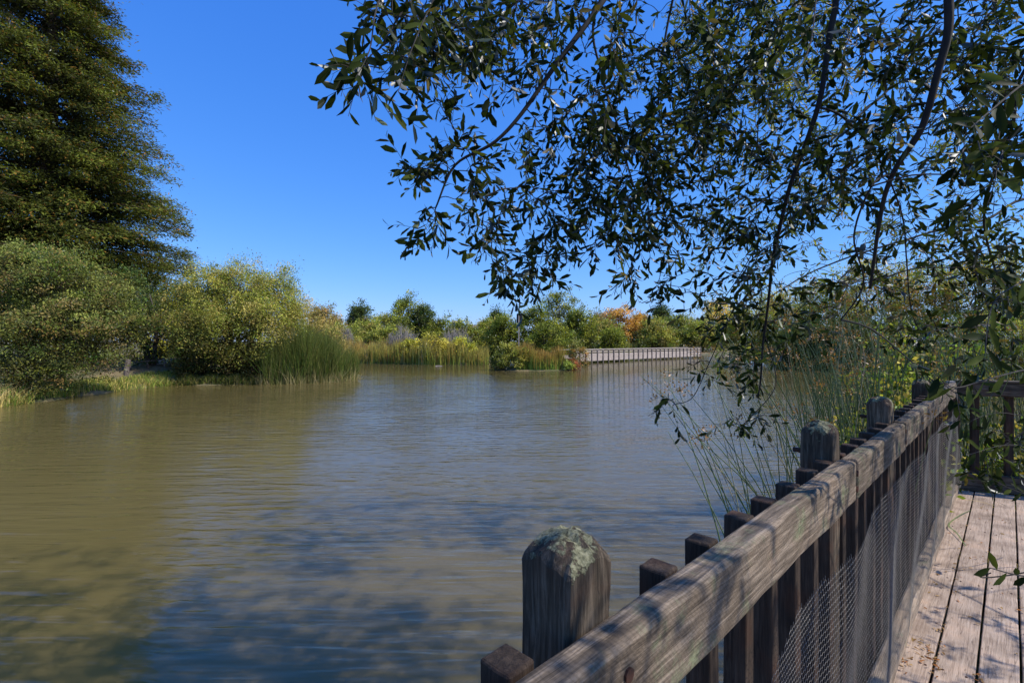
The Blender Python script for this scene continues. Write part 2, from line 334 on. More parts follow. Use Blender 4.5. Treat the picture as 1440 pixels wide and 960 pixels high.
# ------------------------------------------------------------------ crowns
def mixcol(cols, t, w=None):
    cols = np.array(cols, float)
    idx = rng.choice(len(cols), size=t, p=w); return cols[idx]
def crown_mesh(name, blobs, clumps, leaves, leaf, cr, cols, w=None, flat=0.8, up=0.35, jitter=0.25, zmin=0.05, droop=0.0, inner=0.18):
    """blobs: (cx,cy,cz,rx,ry,rz); clumps of leaves spread over the blobs' shells"""
    B = np.array(blobs, float); a = (B[:, 3] * B[:, 5] + B[:, 4] * B[:, 5] + B[:, 3] * B[:, 4]); a /= a.sum()
    bi = rng.choice(len(B), size=clumps, p=a); b = B[bi]
    d = unit(rng.normal(size=(clumps, 3)) + np.array([0, 0, up]))
    r = np.where(rng.random(clumps) < inner, rng.uniform(0.2, 0.75, clumps), rng.uniform(0.74, 1.06, clumps))
    lump = 1 + jitter * 1.3 * (np.sin(d[:, 0] * 5 + bi) * np.cos(d[:, 2] * 6 + bi * 1.7) + 0.5 * rng.normal(size=clumps) * 0.5)
    C = b[:, :3] + d * b[:, 3:] * (r * lump)[:, None]
    # drop clumps buried deep inside other blobs
    keep = np.ones(clumps, bool)
    for k in range(len(B)):
        q = (C - B[k, :3]) / B[k, 3:]; dd = np.linalg.norm(q, axis=1)
        keep &= ~((dd < 0.55) & (bi != k) & (rng.random(clumps) < 0.75))
    C = C[keep]; d = d[keep]; n = len(C)
    C[:, 2] = np.maximum(C[:, 2], zmin + rng.uniform(0, 0.4, n))
    cc = np.where(np.linalg.norm((C - b[keep][:, :3]) / b[keep][:, 3:], axis=1, keepdims=True) < .72, .4, 1.0) * mixcol(cols, n, w) * np.clip(1 + .30 * rng.normal(size=(n, 1)) + .32 * d[:, 2:3], .35, 1.8) + rng.normal(size=(n, 3)) * 0.004  # inner clumps painted darker and upper ones lighter to imitate shading
    sz = cr * rng.uniform(0.6, 1.4, n)
    m = leaves
    off = rng.normal(size=(n, m, 3)) * 0.5; off[:, :, 2] *= flat
    nrm = np.linalg.norm(off, axis=2, keepdims=True); off = off / np.maximum(nrm, 1e-6) * np.minimum(nrm, 1.3)
    pos = (C[:, None, :] + off * sz[:, None, None]).reshape(-1, 3)
    pos[:, 2] -= droop * (off[:, :, 0] ** 2 + off[:, :, 1] ** 2).reshape(-1) * np.repeat(sz, m)
    N_ = len(pos)
    out = np.repeat(d, m, axis=0)
    ax = unit(rng.normal(size=(N_, 3)) + out * 0.6 + np.array([0, 0, 0.2]))
    nr = unit(rng.normal(size=(N_, 3)) * 0.7 + out * 0.6 + np.array([0, 0, 0.5]))
    ln = leaf[0] * rng.uniform(0.6, 1.4, N_); wd = leaf[1] * rng.uniform(0.6, 1.4, N_)
    lc = np.repeat(cc, m, axis=0) * rng.uniform(0.75, 1.25, (N_, 1))
    pos[:, 2] = np.maximum(pos[:, 2], zmin)
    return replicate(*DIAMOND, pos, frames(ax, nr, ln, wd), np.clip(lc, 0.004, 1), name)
def trunk_part(parent, x, y, h, r, mat='bark', limbs=6, spread=0.5, z0=None, lean=(0, 0), stems=1):
    mb = MB(); z0 = gz(x, y) - 0.15 if z0 is None else z0
    for s in range(stems):
        a = random.random() * 6.28; k = 0 if stems == 1 else 1
        bx, by = x + k * 0.3 * math.cos(a), y + k * 0.3 * math.sin(a)
        tx, ty = bx + lean[0] + k * spread * h * 0.5 * math.cos(a), by + lean[1] + k * spread * h * 0.5 * math.sin(a)
        pts = []
        for i in range(7):
            t = i / 6; pts.append((bx + (tx - bx) * t + 0.03 * h * math.sin(t * 5 + a), by + (ty - by) * t + 0.02 * h * math.sin(t * 4 + a), z0 + h * t))
        mb.tube(pts, [r * (1.15 - t / 6 * 1.0) for t in range(7)], 8)
        for j in range(limbs):
            t = 0.3 + 0.6 * j / max(limbs, 1); i = int(t * 6); p = Vector(pts[i]); an = random.random() * 6.28
            L_ = h * spread * (1 - t * 0.6); q = p + Vector((math.cos(an) * L_, math.sin(an) * L_, L_ * 0.6))
            md = (p + q) / 2 + Vector((0, 0, L_ * 0.1))
            mb.tube([p, md, q], [r * 0.4, r * 0.25, r * 0.08], 5)
    return mb.build('trunk', M[mat], parent, True)

def tree(name, label, cat, x, y, blobs, clumps, leaves, leaf, cr, cols, group=None, h=None, r=0.12, stems=3, mat='leaf', **kw):
    z = gz(x, y); t = empty(name, (x, y, z)); tag(t, label, cat, group)
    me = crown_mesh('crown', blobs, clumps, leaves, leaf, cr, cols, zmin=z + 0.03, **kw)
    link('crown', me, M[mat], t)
    hh = h or max(b[2] for b in blobs) - z
    trunk_part(t, x, y, hh, r, stems=stems, limbs=5, spread=0.45)
    return t

# redwood on the left bank -------------------------------------------------
def redwood():
    x0, y0 = PX(72, 31), 31.0; z0 = gz(x0, y0)
    t = empty('redwood_tree', (x0, y0, z0)); tag(t, 'huge dark evergreen conifer with rust tinged tips on the left bank', 'conifer')
    H = 29.5; mb = MB()
    mb.tube([(x0 + 0.1 * math.sin(i), y0, z0 - 0.3 + (H) * i / 12) for i in range(13)], [0.62 * (1 - i / 12.6) + 0.03 for i in range(13)], 12)
    mb.build('trunk', M['redbark'], t, True)
    C = []; D = []; S = []; BC = []; TIP = []; br = MB()
    z = 2.2
    while z < H - 0.4:
        f = (z) / H
        Rr = 8.9 * (1 - f) ** 0.62 * (0.72 + 0.28 * min(1, z / 7)) * 0.98
        nb = int(8 + 9 * (1 - f))
        for j in range(nb):
            an = rng.uniform(0, 2 * math.pi); r_ = Rr * rng.choice([rng.uniform(.6, .85), rng.uniform(.85, 1.04), rng.uniform(1.0, 1.14)], p=[.3, .5, .2])
            ca, sa = math.cos(an), math.sin(an); zz = z + rng.uniform(-0.3, 0.3)
            pts = []
            for k in range(6):
                u = k / 5; zz2 = zz + 0.10 * r_ * u - 0.22 * r_ * u * u + (0.04 * r_ * u ** 4)
                pts.append(np.array([x0 + ca * r_ * u, y0 + sa * r_ * u, z0 + zz2]))
            br.tube(pts, [0.09 * (1 - f) + .02, .06 * (1 - f) + .02, .05 * (1 - f) + .015, .03, .02, .01], 4, False)
            nc = int(3 + r_ * 1.5); bcol = rng.random()
            for k in range(nc):
                u = 0.22 + 0.80 * (k + rng.random()) / nc; i = min(int(u * 5), 4); p = pts[i] + (pts[i + 1] - pts[i]) * (u * 5 - i)
                side = rng.normal() * 0.10 * r_ * (1.1 - 0.5 * u)
                C.append(p + np.array([-sa * side, ca * side, rng.uniform(-0.15, 0.2)])); D.append((ca, sa, -0.25)); BC.append(bcol); TIP.append(u); S.append(rng.uniform(0.6, 1.05) * (0.75 + 0.25 * (1 - f)) * (1.15 - 0.3 * u))
        z += 0.52 + 0.1 * f
    br.build('branch', M['redbark'], t)
    C = np.array(C); D = np.array(D); S = np.array(S); n = len(C); m = 74
    off = rng.normal(size=(n, m, 3)) * np.array([0.52, 0.52, 0.22]); off[:, :, 2] -= 0.4 * (off[:, :, 0] ** 2 + off[:, :, 1] ** 2)
    pos = (C[:, None] + off * S[:, None, None]).reshape(-1, 3)
    out = np.repeat(D, m, 0); N_ = len(pos)
    ax = unit(out * 0.8 + rng.normal(size=(N_, 3)) * np.array([.7, .7, .4])); nr = unit(rng.normal(size=(N_, 3)) * 0.45 + np.array([0, 0, 1.0]) + out * 0.3)
    BC = np.array(BC)[:, None]; TIP = np.array(TIP)[:, None]
    base = (np.array([[0.030, 0.040, 0.010]]) * (1 - BC) + np.array([[0.058, 0.076, 0.016]]) * BC) * rng.uniform(.75, 1.25, (n, 1)) * (.22 + 1.1 * np.clip(TIP, 0, 1) ** 2)  # shade painted in: boughs darken towards the trunk, tips stay light
    dist = np.repeat(np.hypot(C[:, 0] - x0, C[:, 1] - y0), m) ; tip = np.clip(off[:, :, 0:1].reshape(-1, 1) * 0 + rng.random((N_, 1)), 0, 1)
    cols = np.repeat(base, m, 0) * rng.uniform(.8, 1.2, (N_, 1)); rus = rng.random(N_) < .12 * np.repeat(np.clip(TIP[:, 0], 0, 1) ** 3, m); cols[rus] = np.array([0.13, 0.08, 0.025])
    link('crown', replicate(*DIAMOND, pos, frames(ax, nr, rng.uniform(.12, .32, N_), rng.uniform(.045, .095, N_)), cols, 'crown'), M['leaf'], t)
redwood()

GR = {'olive': [(0.10, 0.125, 0.03), (0.15, 0.16, 0.045), (0.07, 0.09, 0.025)],
      'green': [(0.085, 0.11, 0.022), (0.125, 0.145, 0.03), (0.06, 0.08, 0.018)],
      'willow': [(0.125, 0.15, 0.038), (0.165, 0.17, 0.05), (0.085, 0.115, 0.03), (0.17, 0.155, 0.065)],
      'dark': [(0.03, 0.05, 0.018), (0.045, 0.06, 0.025)],
      'brown': [(0.12, 0.10, 0.05), (0.09, 0.10, 0.04), (0.16, 0.12, 0.06)],
      'dead': [(0.20, 0.17, 0.14), (0.26, 0.22, 0.18), (0.14, 0.12, 0.10)],
      'orange': [(0.25, 0.155, 0.045), (0.21, 0.125, 0.04), (0.25, 0.18, 0.06)],
      'mottled': [(0.06, 0.078, 0.023), (0.08, 0.095, 0.032), (0.11, 0.09, 0.045), (0.045, 0.065, 0.02), (0.06, 0.085, 0.025), (0.07, 0.085, 0.03)],
      'bright': [(0.17, 0.19, 0.045), (0.22, 0.215, 0.055), (0.12, 0.15, 0.04), (0.20, 0.17, 0.06)],
      'tan': [(0.32, 0.26, 0.12), (0.25, 0.24, 0.09)]}

# big mottled shrub at the left edge
Y = 19.8
bl = []
for (px, py, rx, rz, dy) in [(20, 420, 85, 70, .5), (95, 425, 75, 65, 0), (60, 385, 60, 40, .8), (150, 455, 55, 45, .1), (-60, 430, 90, 80, .4), (30, 490, 60, 45, -1.2), (100, 495, 60, 40, -.4), (190, 468, 28, 30, .6), (-150, 450, 90, 90, 0), (40, 530, 45, 35, -1.6), (85, 470, 70, 40, -1.0)]:
    c = P(px, py, Y + dy); bl.append((c[0], c[1], c[2], rx / F * Y, rx / F * Y * 0.75, rz / F * Y))
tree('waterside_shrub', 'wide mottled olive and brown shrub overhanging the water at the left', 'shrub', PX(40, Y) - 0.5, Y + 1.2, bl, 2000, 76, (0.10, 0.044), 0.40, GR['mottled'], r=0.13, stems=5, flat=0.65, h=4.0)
# dark understory tree between shrub and redwood base
Y = 26
bl = [(*P(px, py, Y + dy), rx / F * Y, 1.2, rz / F * Y) for (px, py, rx, rz, dy) in [(205, 470, 28, 60, 1.5), (180, 430, 40, 50, 3), (130, 470, 50, 50, 3)]]
tree('understory_tree', 'dark green understory tree below the conifer beside the path', 'tree', PX(190, Y) - .3, Y + 2.2, bl, 330, 45, (0.17, 0.07), 0.5, GR['dark'], h=4)
Y = 31
bl = [(*P(px, py, Y + dy), rx / F * Y, 1.0, rz / F * Y) for (px, py, rx, rz, dy) in [(228, 470, 15, 35, 0), (224, 500, 12, 22, -.3), (232, 440, 12, 25, .3)]]
tree('slender_yellow_tree', 'slender yellow green young tree at the foot of the conifer', 'tree', PX(226, Y), Y + .3, bl, 150, 45, (0.13, 0.07), 0.33, [(0.22, 0.22, 0.03), (0.16, 0.18, 0.03)], h=3.6, r=.05)
Y = 36
bl = [(*P(px, py, Y + dy), rx / F * Y, 1.6, rz / F * Y) for (px, py, rx, rz, dy) in [(255, 465, 28, 45, 0), (240, 430, 20, 30, 1), (262, 430, 25, 30, 1.5)]]
tree('bright_bank_willow', 'light green willow seen through the gap behind the dusty path', 'tree', PX(252, Y), Y + .8, bl, 260, 45, (0.15, 0.06), 0.45, GR['willow'], h=4.5)
# the tall willow in the left centre
Y = 27.2
bl = []
for (px, py, rx, rz, dy) in [(330, 425, 50, 50, .3), (285, 435, 46, 52, .4), (385, 428, 42, 44, .5), (262, 500, 26, 40, 1.2), (300, 510, 40, 30, .9), (350, 465, 60, 45, -.9), (300, 470, 45, 38, -1.1), (395, 470, 35, 45, .4), (265, 480, 26, 40, .6), (330, 515, 60, 25, 1.4)]:
    c = P(px, py, Y + dy); bl.append((c[0], c[1], c[2], rx / F * Y, rx / F * Y * 0.8, rz / F * Y))
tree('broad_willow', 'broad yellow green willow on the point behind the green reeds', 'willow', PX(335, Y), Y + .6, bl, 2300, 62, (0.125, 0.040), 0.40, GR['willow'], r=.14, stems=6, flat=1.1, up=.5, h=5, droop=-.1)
Y = 26.2
bl = [(*P(px, py, Y + dy), rx / F * Y, .7, rz / F * Y) for (px, py, rx, rz, dy) in [(285, 520, 28, 18, .1), (325, 516, 34, 22, 0), (365, 520, 28, 20, .2), (262, 528, 14, 10, -.1)]]
tree('willow_shade_bush', 'low undergrowth coloured dark for the shade at the waterline beneath the broad willow', 'shrub', PX(320, Y), Y + .4, bl, 420, 40, (0.12, 0.05), 0.3, [(0.016, 0.024, 0.008), (0.026, 0.036, 0.012), (0.045, 0.04, 0.02)], h=.9, r=.05)  # added bush whose dark leaf colour stands for the willow's shaded base
# brownish shrub behind reeds
Y = 31
bl = [(*P(px, py, Y + dy), rx / F * Y, 1.3, rz / F * Y) for (px, py, rx, rz, dy) in [(420, 460, 28, 38, 0), (450, 478, 30, 25, .6), (470, 490, 18, 18, .4)]]
tree('brown_tipped_shrub', 'thin brown tipped shrub rising behind the tall green reeds', 'shrub', PX(432, Y), Y + .5, bl, 300, 40, (0.14, 0.035), 0.42, [(0.17, 0.14, 0.06), (0.13, 0.13, 0.05), (0.22, 0.18, 0.09)], h=3.4)

# treeline beyond the pond
TL = [  # px, top py, half width, Y, colour, name, label, category
 (455, 437, 28, 92, 'brown', 'round_oak', 'brownish round crowned tree right of the broad willow', 'tree'),
 (506, 434, 17, 120, 'dark', 'round_oak', 'small dark round crown poking up from the far treeline', 'tree'),
 (572, 425, 26, 74, 'green', 'tall_tree', 'tall open grey green tree above the far left willows', 'tree'),
 (596, 436, 16, 73, 'dark', 'round_oak', 'dark green crown leaning on the tall open tree', 'tree'),
 (545, 445, 30, 70, 'olive', 'willow_tree', 'olive willow left of the tall open tree', 'tree'),
 (515, 455, 36, 66, 'willow', 'willow_tree', 'pale yellow willow low in the treeline at left', 'tree'),
 (475, 462, 34, 62, 'willow', 'willow_tree', 'low pale willow close behind the point of reeds', 'tree'),
 (540, 467, 34, 58, 'olive', 'willow_tree', 'low olive willow above the brown reeds', 'tree'),
 (622, 452, 30, 70, 'green', 'willow_tree', 'green willow right of the tall open tree', 'tree'),
 (655, 458, 30, 68, 'olive', 'willow_tree', 'olive willow in front of the pale houses', 'tree'),
 (686, 455, 22, 72, 'willow', 'willow_tree', 'thin yellowish willow left of the nest box pole', 'tree'),
 (698, 441, 9, 95, 'dark', 'dark_pine', 'small dark pine top left of the nest box pole', 'pine'),
 (708, 450, 26, 60, 'green', 'willow_tree', 'dark green willow just left of the nest box pole', 'tree'),
 (752, 438, 30, 60, 'green', 'willow_tree', 'bushy green willow just right of the nest box pole', 'tree'),
 (787, 415, 34, 63, 'olive', 'tall_tree', 'tallest rounded light green tree in the middle of the treeline', 'tree'),
 (815, 440, 24, 61, 'green', 'willow_tree', 'green willow between the tallest tree and the orange tree', 'tree'),
 (775, 460, 34, 56, 'green', 'willow_tree', 'dense green bush behind the little island', 'tree'),
 (850, 455, 26, 70, 'willow', 'willow_tree', 'yellow green willow below the orange tree', 'tree'),
 (873, 439, 34, 88, 'orange', 'autumn_tree', 'orange autumn tree beyond the far boardwalk', 'tree'),
 (842, 446, 12, 96, 'brown', 'round_oak', 'small reddish crown left of the orange tree', 'tree'),
 (905, 448, 22, 90, 'brown', 'round_oak', 'brown green crown right of the orange tree', 'tree'),
 (929, 436, 11, 118, 'dark', 'dark_pine', 'dark umbrella shaped pine right of the orange tree', 'pine'),
 (922, 455, 30, 84, 'willow', 'willow_tree', 'pale willow behind the middle of the far boardwalk', 'tree'),
 (960, 448, 32, 92, 'olive', 'willow_tree', 'olive willow behind the far end of the boardwalk', 'tree'),
 (1012, 430, 30, 95, 'tan', 'autumn_tree', 'yellowing autumn tree glimpsed through the hanging twigs', 'tree'),
 (985, 455, 34, 86, 'willow', 'willow_tree', 'pale willow below the yellowing tree', 'tree'),
 (860, 468, 20, 66, 'green', 'willow_tree', 'low dark green bush right behind the far boardwalk', 'shrub'),
]
def shape(px, py, hw, Y, cx=None):
    """a few lobes below a top height"""
    top = P(px, py, Y)[2]; rx = hw / F * Y; x = PX(px, Y); z = gz(x, Y); hgt = (top - z) * 1.07
    b = [(x, Y, z + hgt * .60, rx * .72, rx * .7, hgt * .40), (x - rx * .5, Y + .3, z + hgt * .42, rx * .55, rx * .55, hgt * .38), (x + rx * .5, Y - .4, z + hgt * .45, rx * .55, rx * .55, hgt * .36),
         (x + rx * .1, Y - rx * .5, z + hgt * .28, rx * .7, rx * .5, hgt * .28), (x - rx * .2, Y + rx * .2, z + hgt * .8, rx * .38, rx * .38, hgt * .20)]
    return x, b
for (px, py, hw, Y, c, nm, lab, cat) in TL:
    x, b = shape(px, py, hw, Y); s = Y / 60
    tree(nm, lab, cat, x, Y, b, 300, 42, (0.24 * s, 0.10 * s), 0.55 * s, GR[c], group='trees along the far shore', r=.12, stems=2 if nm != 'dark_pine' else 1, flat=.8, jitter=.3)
# grey bare shrubs
def bare_shrub(label, px, py, hw, Y):
    x = PX(px, Y); z = gz(x, Y); top = P(px, py, Y)[2]; t = empty('bare_shrub', (x, Y, z)); tag(t, label, 'shrub')
    mb = MB(); rx = hw / F * Y
    for i in range(230):
        a = random.random() * 6.28; r0 = random.random() ** .5; e = Vector((x + rx * r0 * math.cos(a), Y + rx * .6 * r0 * math.sin(a), z + (top - z) * (1 - .4 * r0 * r0) * random.uniform(.65, 1.02)))
        s = Vector((x + rx * .45 * r0 * math.cos(a), Y + .3 * math.sin(a), z)); m_ = (s + e) / 2 + Vector((random.uniform(-.15, .15), 0, .1))
        mb.tube([s, m_, e], [.03, .022, .008], 3, False)
        for k in range(3):
            q = m_.lerp(e, random.random()); mb.tube([q, q + Vector((random.uniform(-.4, .4), random.uniform(-.3, .3), random.uniform(.2, .55)))], [.014, .006], 3, False)
    mb.build('branch', M['deadwood'], t)
M['deadwood'] = simple_mat('grey dead twigs', (0.20, 0.17, 0.15), (0.34, 0.30, 0.27), 10)
bare_shrub('grey leafless thicket in the middle of the far bank', 567, 456, 24, 54)
bare_shrub('grey leafless thicket right of the largest one', 640, 458, 26, 54)
bare_shrub('small grey leafless thicket behind the point of reeds', 487, 460, 12, 60)

# right bank wooded slope: individual trees
RB = [(1055, 438, 40, 44, 'bright', 'olive willow at the left end of the wooded right bank'),
      (1105, 418, 48, 40, 'bright', 'light yellow green willow second along the wooded right bank'),
      (1165, 400, 50, 37, 'bright', 'mid green willow third along the wooded right bank'),
      (1228, 374, 55, 35, 'bright', 'rounded pale willow with the highest crown left of the sky gap on the right bank'),
      (1300, 384, 55, 33, 'bright', 'green willow behind the tall bulrush stems on the right bank'),
      (1370, 372, 60, 31, 'bright', 'olive willow beyond the corner of the deck fence'),
      (1445, 360, 70, 29, 'bright', 'pale willow on the right bank at the right edge'),
      (1130, 462, 40, 38.6, 'dark', 'dark low bush at the water under the second right bank willow'),
      (1200, 455, 50, 36.8, 'dark', 'dark low bush at the water under the mid green willow'),
      (1290, 450, 55, 31.5, 'dark', 'dark low bush at the water behind the bulrush stems'),
      (1395, 450, 60, 27, 'green', 'green low bush at the water beyond the fence corner')]
for i, (px, py, hw, Y, c, lab) in enumerate(RB):
    Yr = Y + (6 if c != 'dark' and py < 440 else 0)
    x, b = shape(px, py, hw, Yr); s = Yr / 40
    cols = GR[c] + ([(0.24, 0.14, 0.04)] if i in (3, 4, 5) else [])
    tree('bank_willow' if py < 440 else 'bank_bush', lab, 'willow' if py < 440 else 'shrub', x, Yr, b, 420, 44, (0.17 * s, 0.07 * s), 0.5 * s, cols, group='willows and bushes on the right bank', r=.13, stems=3, flat=.8, jitter=.25)

# ------------------------------------------------------------------ reeds and grass
def blades(name, pts, h, lean, width, cols, segs=4, topcol=None, botcol=None, bend=.25):
    """curved tapered strips; pts (n,3)"""
    n = len(pts); h = np.asarray(h); a = rng.uniform(0, 2 * np.pi, n)
    ld = np.stack([np.cos(a), np.sin(a)], 1) * (np.abs(rng.normal(size=(n, 1))) * lean)
    fa = rng.uniform(0, np.pi, n); side = np.stack([np.cos(fa), np.sin(fa), np.zeros(n)], 1)
    V = np.zeros((n, (segs + 1) * 2, 3)); C = np.zeros((n, (segs + 1) * 2, 3))
    bc = np.array(cols)[rng.integers(0, len(cols), n)] * rng.uniform(.7, 1.3, (n, 1))
    for k in range(segs + 1):
        t = k / segs; c = pts + np.concatenate([ld * (h * (t * .6 + bend * 2 * t * t))[:, None], (h * t * (1 - .12 * t))[:, None]], 1)
        w_ = width * (1 - t ** 2.2 * .92)
        V[:, 2 * k] = c - side * w_ / 2; V[:, 2 * k + 1] = c + side * w_ / 2
        q = bc
        if topcol is not None: q = q * (1 - t ** 2) + np.array(topcol) * t ** 2
        if botcol is not None: q = q * min(1, t * 3.5) + np.array(botcol) * (1 - min(1, t * 3.5))
        C[:, 2 * k] = q; C[:, 2 * k + 1] = q
    f = np.array([[2 * k, 2 * k + 1, 2 * k + 3, 2 * k + 2] for k in range(segs)]).ravel()
    loops = (f[None] + (np.arange(n) * (segs + 1) * 2)[:, None]).ravel()
    return np_mesh(name, V.reshape(-1, 3), loops, np.full(n * segs, 4), C.reshape(-1, 3))
def scatter_line(path, n, width):
    q = np.array(path, float); seg = np.linalg.norm(np.diff(q, axis=0), axis=1); cs = np.concatenate([[0], np.cumsum(seg)])
    t = rng.uniform(0, cs[-1], n); i = np.clip(np.searchsorted(cs, t) - 1, 0, len(seg) - 1)
    u = ((t - cs[i]) / seg[i])[:, None]; p = q[i] * (1 - u) + q[i + 1] * u
    d = unit(q[i + 1] - q[i]); nn = np.stack([-d[:, 1], d[:, 0]], 1)
    return p + nn * rng.uniform(0, 1, (n, 1)) * width, cs, t
def reedbed(name, label, path, n, width, hfun, lean, bw, cols, top=None, bot=None, seed=0, stuff=True, parent=None):
    p, cs, t = scatter_line(path, n, width); z = np.maximum(height(p[:, 0], p[:, 1]), -.25) - .05
    lump = 1 + .16 * np.sin(p[:, 0] * 2.1 + seed) + .12 * np.sin(p[:, 0] * 5.3 + p[:, 1] * 2)
    h = hfun(t / cs[-1]) * (1.12 - .62 * rng.random(n) ** 1.7) * lump
    o = link(name, blades(name, np.column_stack([p, z]), h, lean, bw, cols, topcol=top, botcol=bot), M['reed'], parent)
    if stuff: tag(o, label, 'reeds', kind='stuff')
    return o
REEDG = [(0.024, 0.052, 0.010), (0.042, 0.078, 0.015), (0.016, 0.036, 0.009), (0.085, 0.10, 0.03), (0.17, 0.15, 0.07)]
REEDT = [(0.13, 0.155, 0.04), (0.09, 0.125, 0.03), (0.18, 0.17, 0.055)]
reedbed('reed_bed', 'tall green reeds with pale dry bases on the point left of centre', [(-12.6, 25.2), (-10.8, 26.0), (-9.4, 27.4), (-9.1, 29.5)], 9000, 2.0, lambda t: 2.45 - .75 * t ** 2 + .35 * np.sin(t * 3.1) + .25 * np.sin(t * 23), .24, .020, REEDG, (0.075, 0.09, 0.03), (0.10, 0.10, 0.05))
reedbed('dry_reeds', 'short bleached broken reed stalks at the foot of the tall green reeds', [(-12.8, 25.0), (-10.8, 25.7), (-9.2, 27.1), (-8.8, 29.4)], 1000, .6, lambda t: .8 + .3 * np.sin(t * 31), .5, .02, [(0.24, 0.20, 0.14), (0.15, 0.13, 0.08), (0.08, 0.09, 0.035)])
reedbed('far_reeds', 'green and rust reeds along the middle of the far shore', [(-16.4, 50.0), (-12, 48.8), (-8, 47.2), (-2.5, 47.0)], 6500, 4.5, lambda t: 1.45 + .75 * np.sin(t * 3.0), .14, .055, REEDT + [(0.22, 0.13, 0.05)], (0.20, 0.165, 0.06), (0.14, 0.18, 0.05))
reedbed('brown_reeds', 'brown green reeds on the shore left of the far reeds', [(-17.5, 50.5), (-14, 52.5), (-8, 53)], 2600, 4, lambda t: 2.0 + 0 * t, .16, .06, [(0.20, 0.16, 0.06), (0.16, 0.16, 0.05)], (0.25, 0.16, 0.07))
reedbed('distant_reeds', 'low green reeds behind the far boardwalk', [(5, 62), (10, 68), (16, 80), (30, 86)], 6000, 4, lambda t: 1.9 + 0 * t, .13, .10, REEDT, (0.22, 0.19, 0.07))
reedbed('distant_reeds', 'reeds in the channel between far reeds and island', [(-3, 60), (0, 62.5), (6, 58.5)], 2000, 3, lambda t: 1.5 + 0 * t, .13, .08, REEDT, (0.22, 0.19, 0.07))
reedbed('shore_reeds', 'low reeds fringing the wooded right bank', [(21.5, 40.5), (26, 38.6), (29, 33.5), (26.6, 22), (18.5, 13)], 5000, 1.2, lambda t: .9 + 0 * t, .3, .04, REEDG + [(0.2, 0.15, 0.08)], (0.2, 0.17, 0.07))
# yellow flowering shrub in the far reeds
for (px, py, hw, Y, lab) in [(612, 473, 26, 49.5, 'yellow flowering bush rising out of the far reeds'), (578, 480, 16, 49.8, 'small yellow green bush left of the yellow flowering one'), (650, 480, 18, 49.5, 'low yellow green bush right of the yellow flowering one')]:
    x, b = shape(px, py, hw, Y)
    tree('flowering_bush', lab, 'shrub', x, Y, b, 170, 36, (0.17, 0.09), 0.4, [(0.22, 0.21, 0.04), (0.16, 0.17, 0.035), (0.26, 0.25, 0.08)] if hw > 20 else [(0.22, 0.22, 0.04), (0.14, 0.17, 0.04)], r=.05, h=1.8)
# island
Y = 38.3
for (px, py, hw, dy, c, lab) in [(718, 486, 24, 0, [(0.11, 0.13, 0.03), (0.18, 0.18, 0.05), (0.08, 0.10, 0.03)], 'rounded olive bush on the left end of the little island'),
                                 (703, 500, 12, -.4, [(0.06, 0.08, 0.02), (0.10, 0.12, 0.03)], 'low dark bush at the left tip of the little island'),
                                 (812, 480, 14, 8, [(0.14, 0.13, 0.06), (0.10, 0.12, 0.045), (0.22, 0.13, 0.05)], 'thin brownish willow shoots at the near end of the far boardwalk'),
                                 (797, 512, 8, -.2, [(0.10, 0.15, 0.04), (0.14, 0.18, 0.05)], 'small fresh green plant at the right tip of the island'),
                                 (804, 508, 7, .2, [(0.14, 0.05, 0.03), (0.11, 0.06, 0.03)], 'small red leaved plant at the right tip of the island')]:
    x, b = shape(px, py, hw, Y + dy)
    tree('island_bush', lab, 'shrub', x, Y + dy, b, 150 if hw > 10 else 40, 36, (0.13, 0.06), 0.28, c, r=.04, h=.8)
reedbed('island_reeds', 'green reeds with rusty tips on the little island', [(0.3, 37.5), (2.5, 37.3), (4.1, 38.0)], 2600, 1.6, lambda t: 1.55 + .2 * np.sin(t * 6), .15, .045, [(0.09, 0.15, 0.03), (0.13, 0.19, 0.04), (0.2, 0.16, 0.05)], (0.26, 0.15, 0.06))

# bank grass, left
reedbed('bank_grass', 'rough green and straw grass along the left bank', [(-17.0, 16.5), (-17.3, 18.7), (-17.5, 21), (-17.2, 23.5), (-16.7, 25.2), (-14, 25.8), (-13, 26)][::-1], 6500, -2.2, lambda t: .38 + 0 * t, .5, .03, [(0.12, 0.17, 0.04), (0.08, 0.12, 0.03), (0.30, 0.24, 0.11), (0.2, 0.2, 0.07)])
reedbed('bank_grass', 'dark grass tufts along the water under the broad willow', [(-12.6, 25.5), (-14.8, 25.2), (-17.0, 24.9)], 2600, -.7, lambda t: .5 + 0 * t, .45, .025, [(0.04, 0.06, 0.015), (0.08, 0.10, 0.025), (0.14, 0.12, 0.06)])
reedbed('bank_grass', 'taller straw coloured grass hanging over the water at the far left', [(-17.0, 15.2), (-17.2, 17.2), (-17.3, 18.0)], 1100, 1.2, lambda t: .7 + 0 * t, .55, .025, [(0.34, 0.27, 0.15), (0.12, 0.18, 0.04), (0.25, 0.2, 0.1)])
reedbed('meadow_grass', 'short green grass patch beside the dusty path', [(-19.2, 25.5), (-17.0, 26.3), (-14.0, 27)], 2500, .9, lambda t: .25 + 0 * t, .4, .03, [(0.2, 0.22, 0.05), (0.3, 0.26, 0.1), (0.14, 0.18, 0.04)])

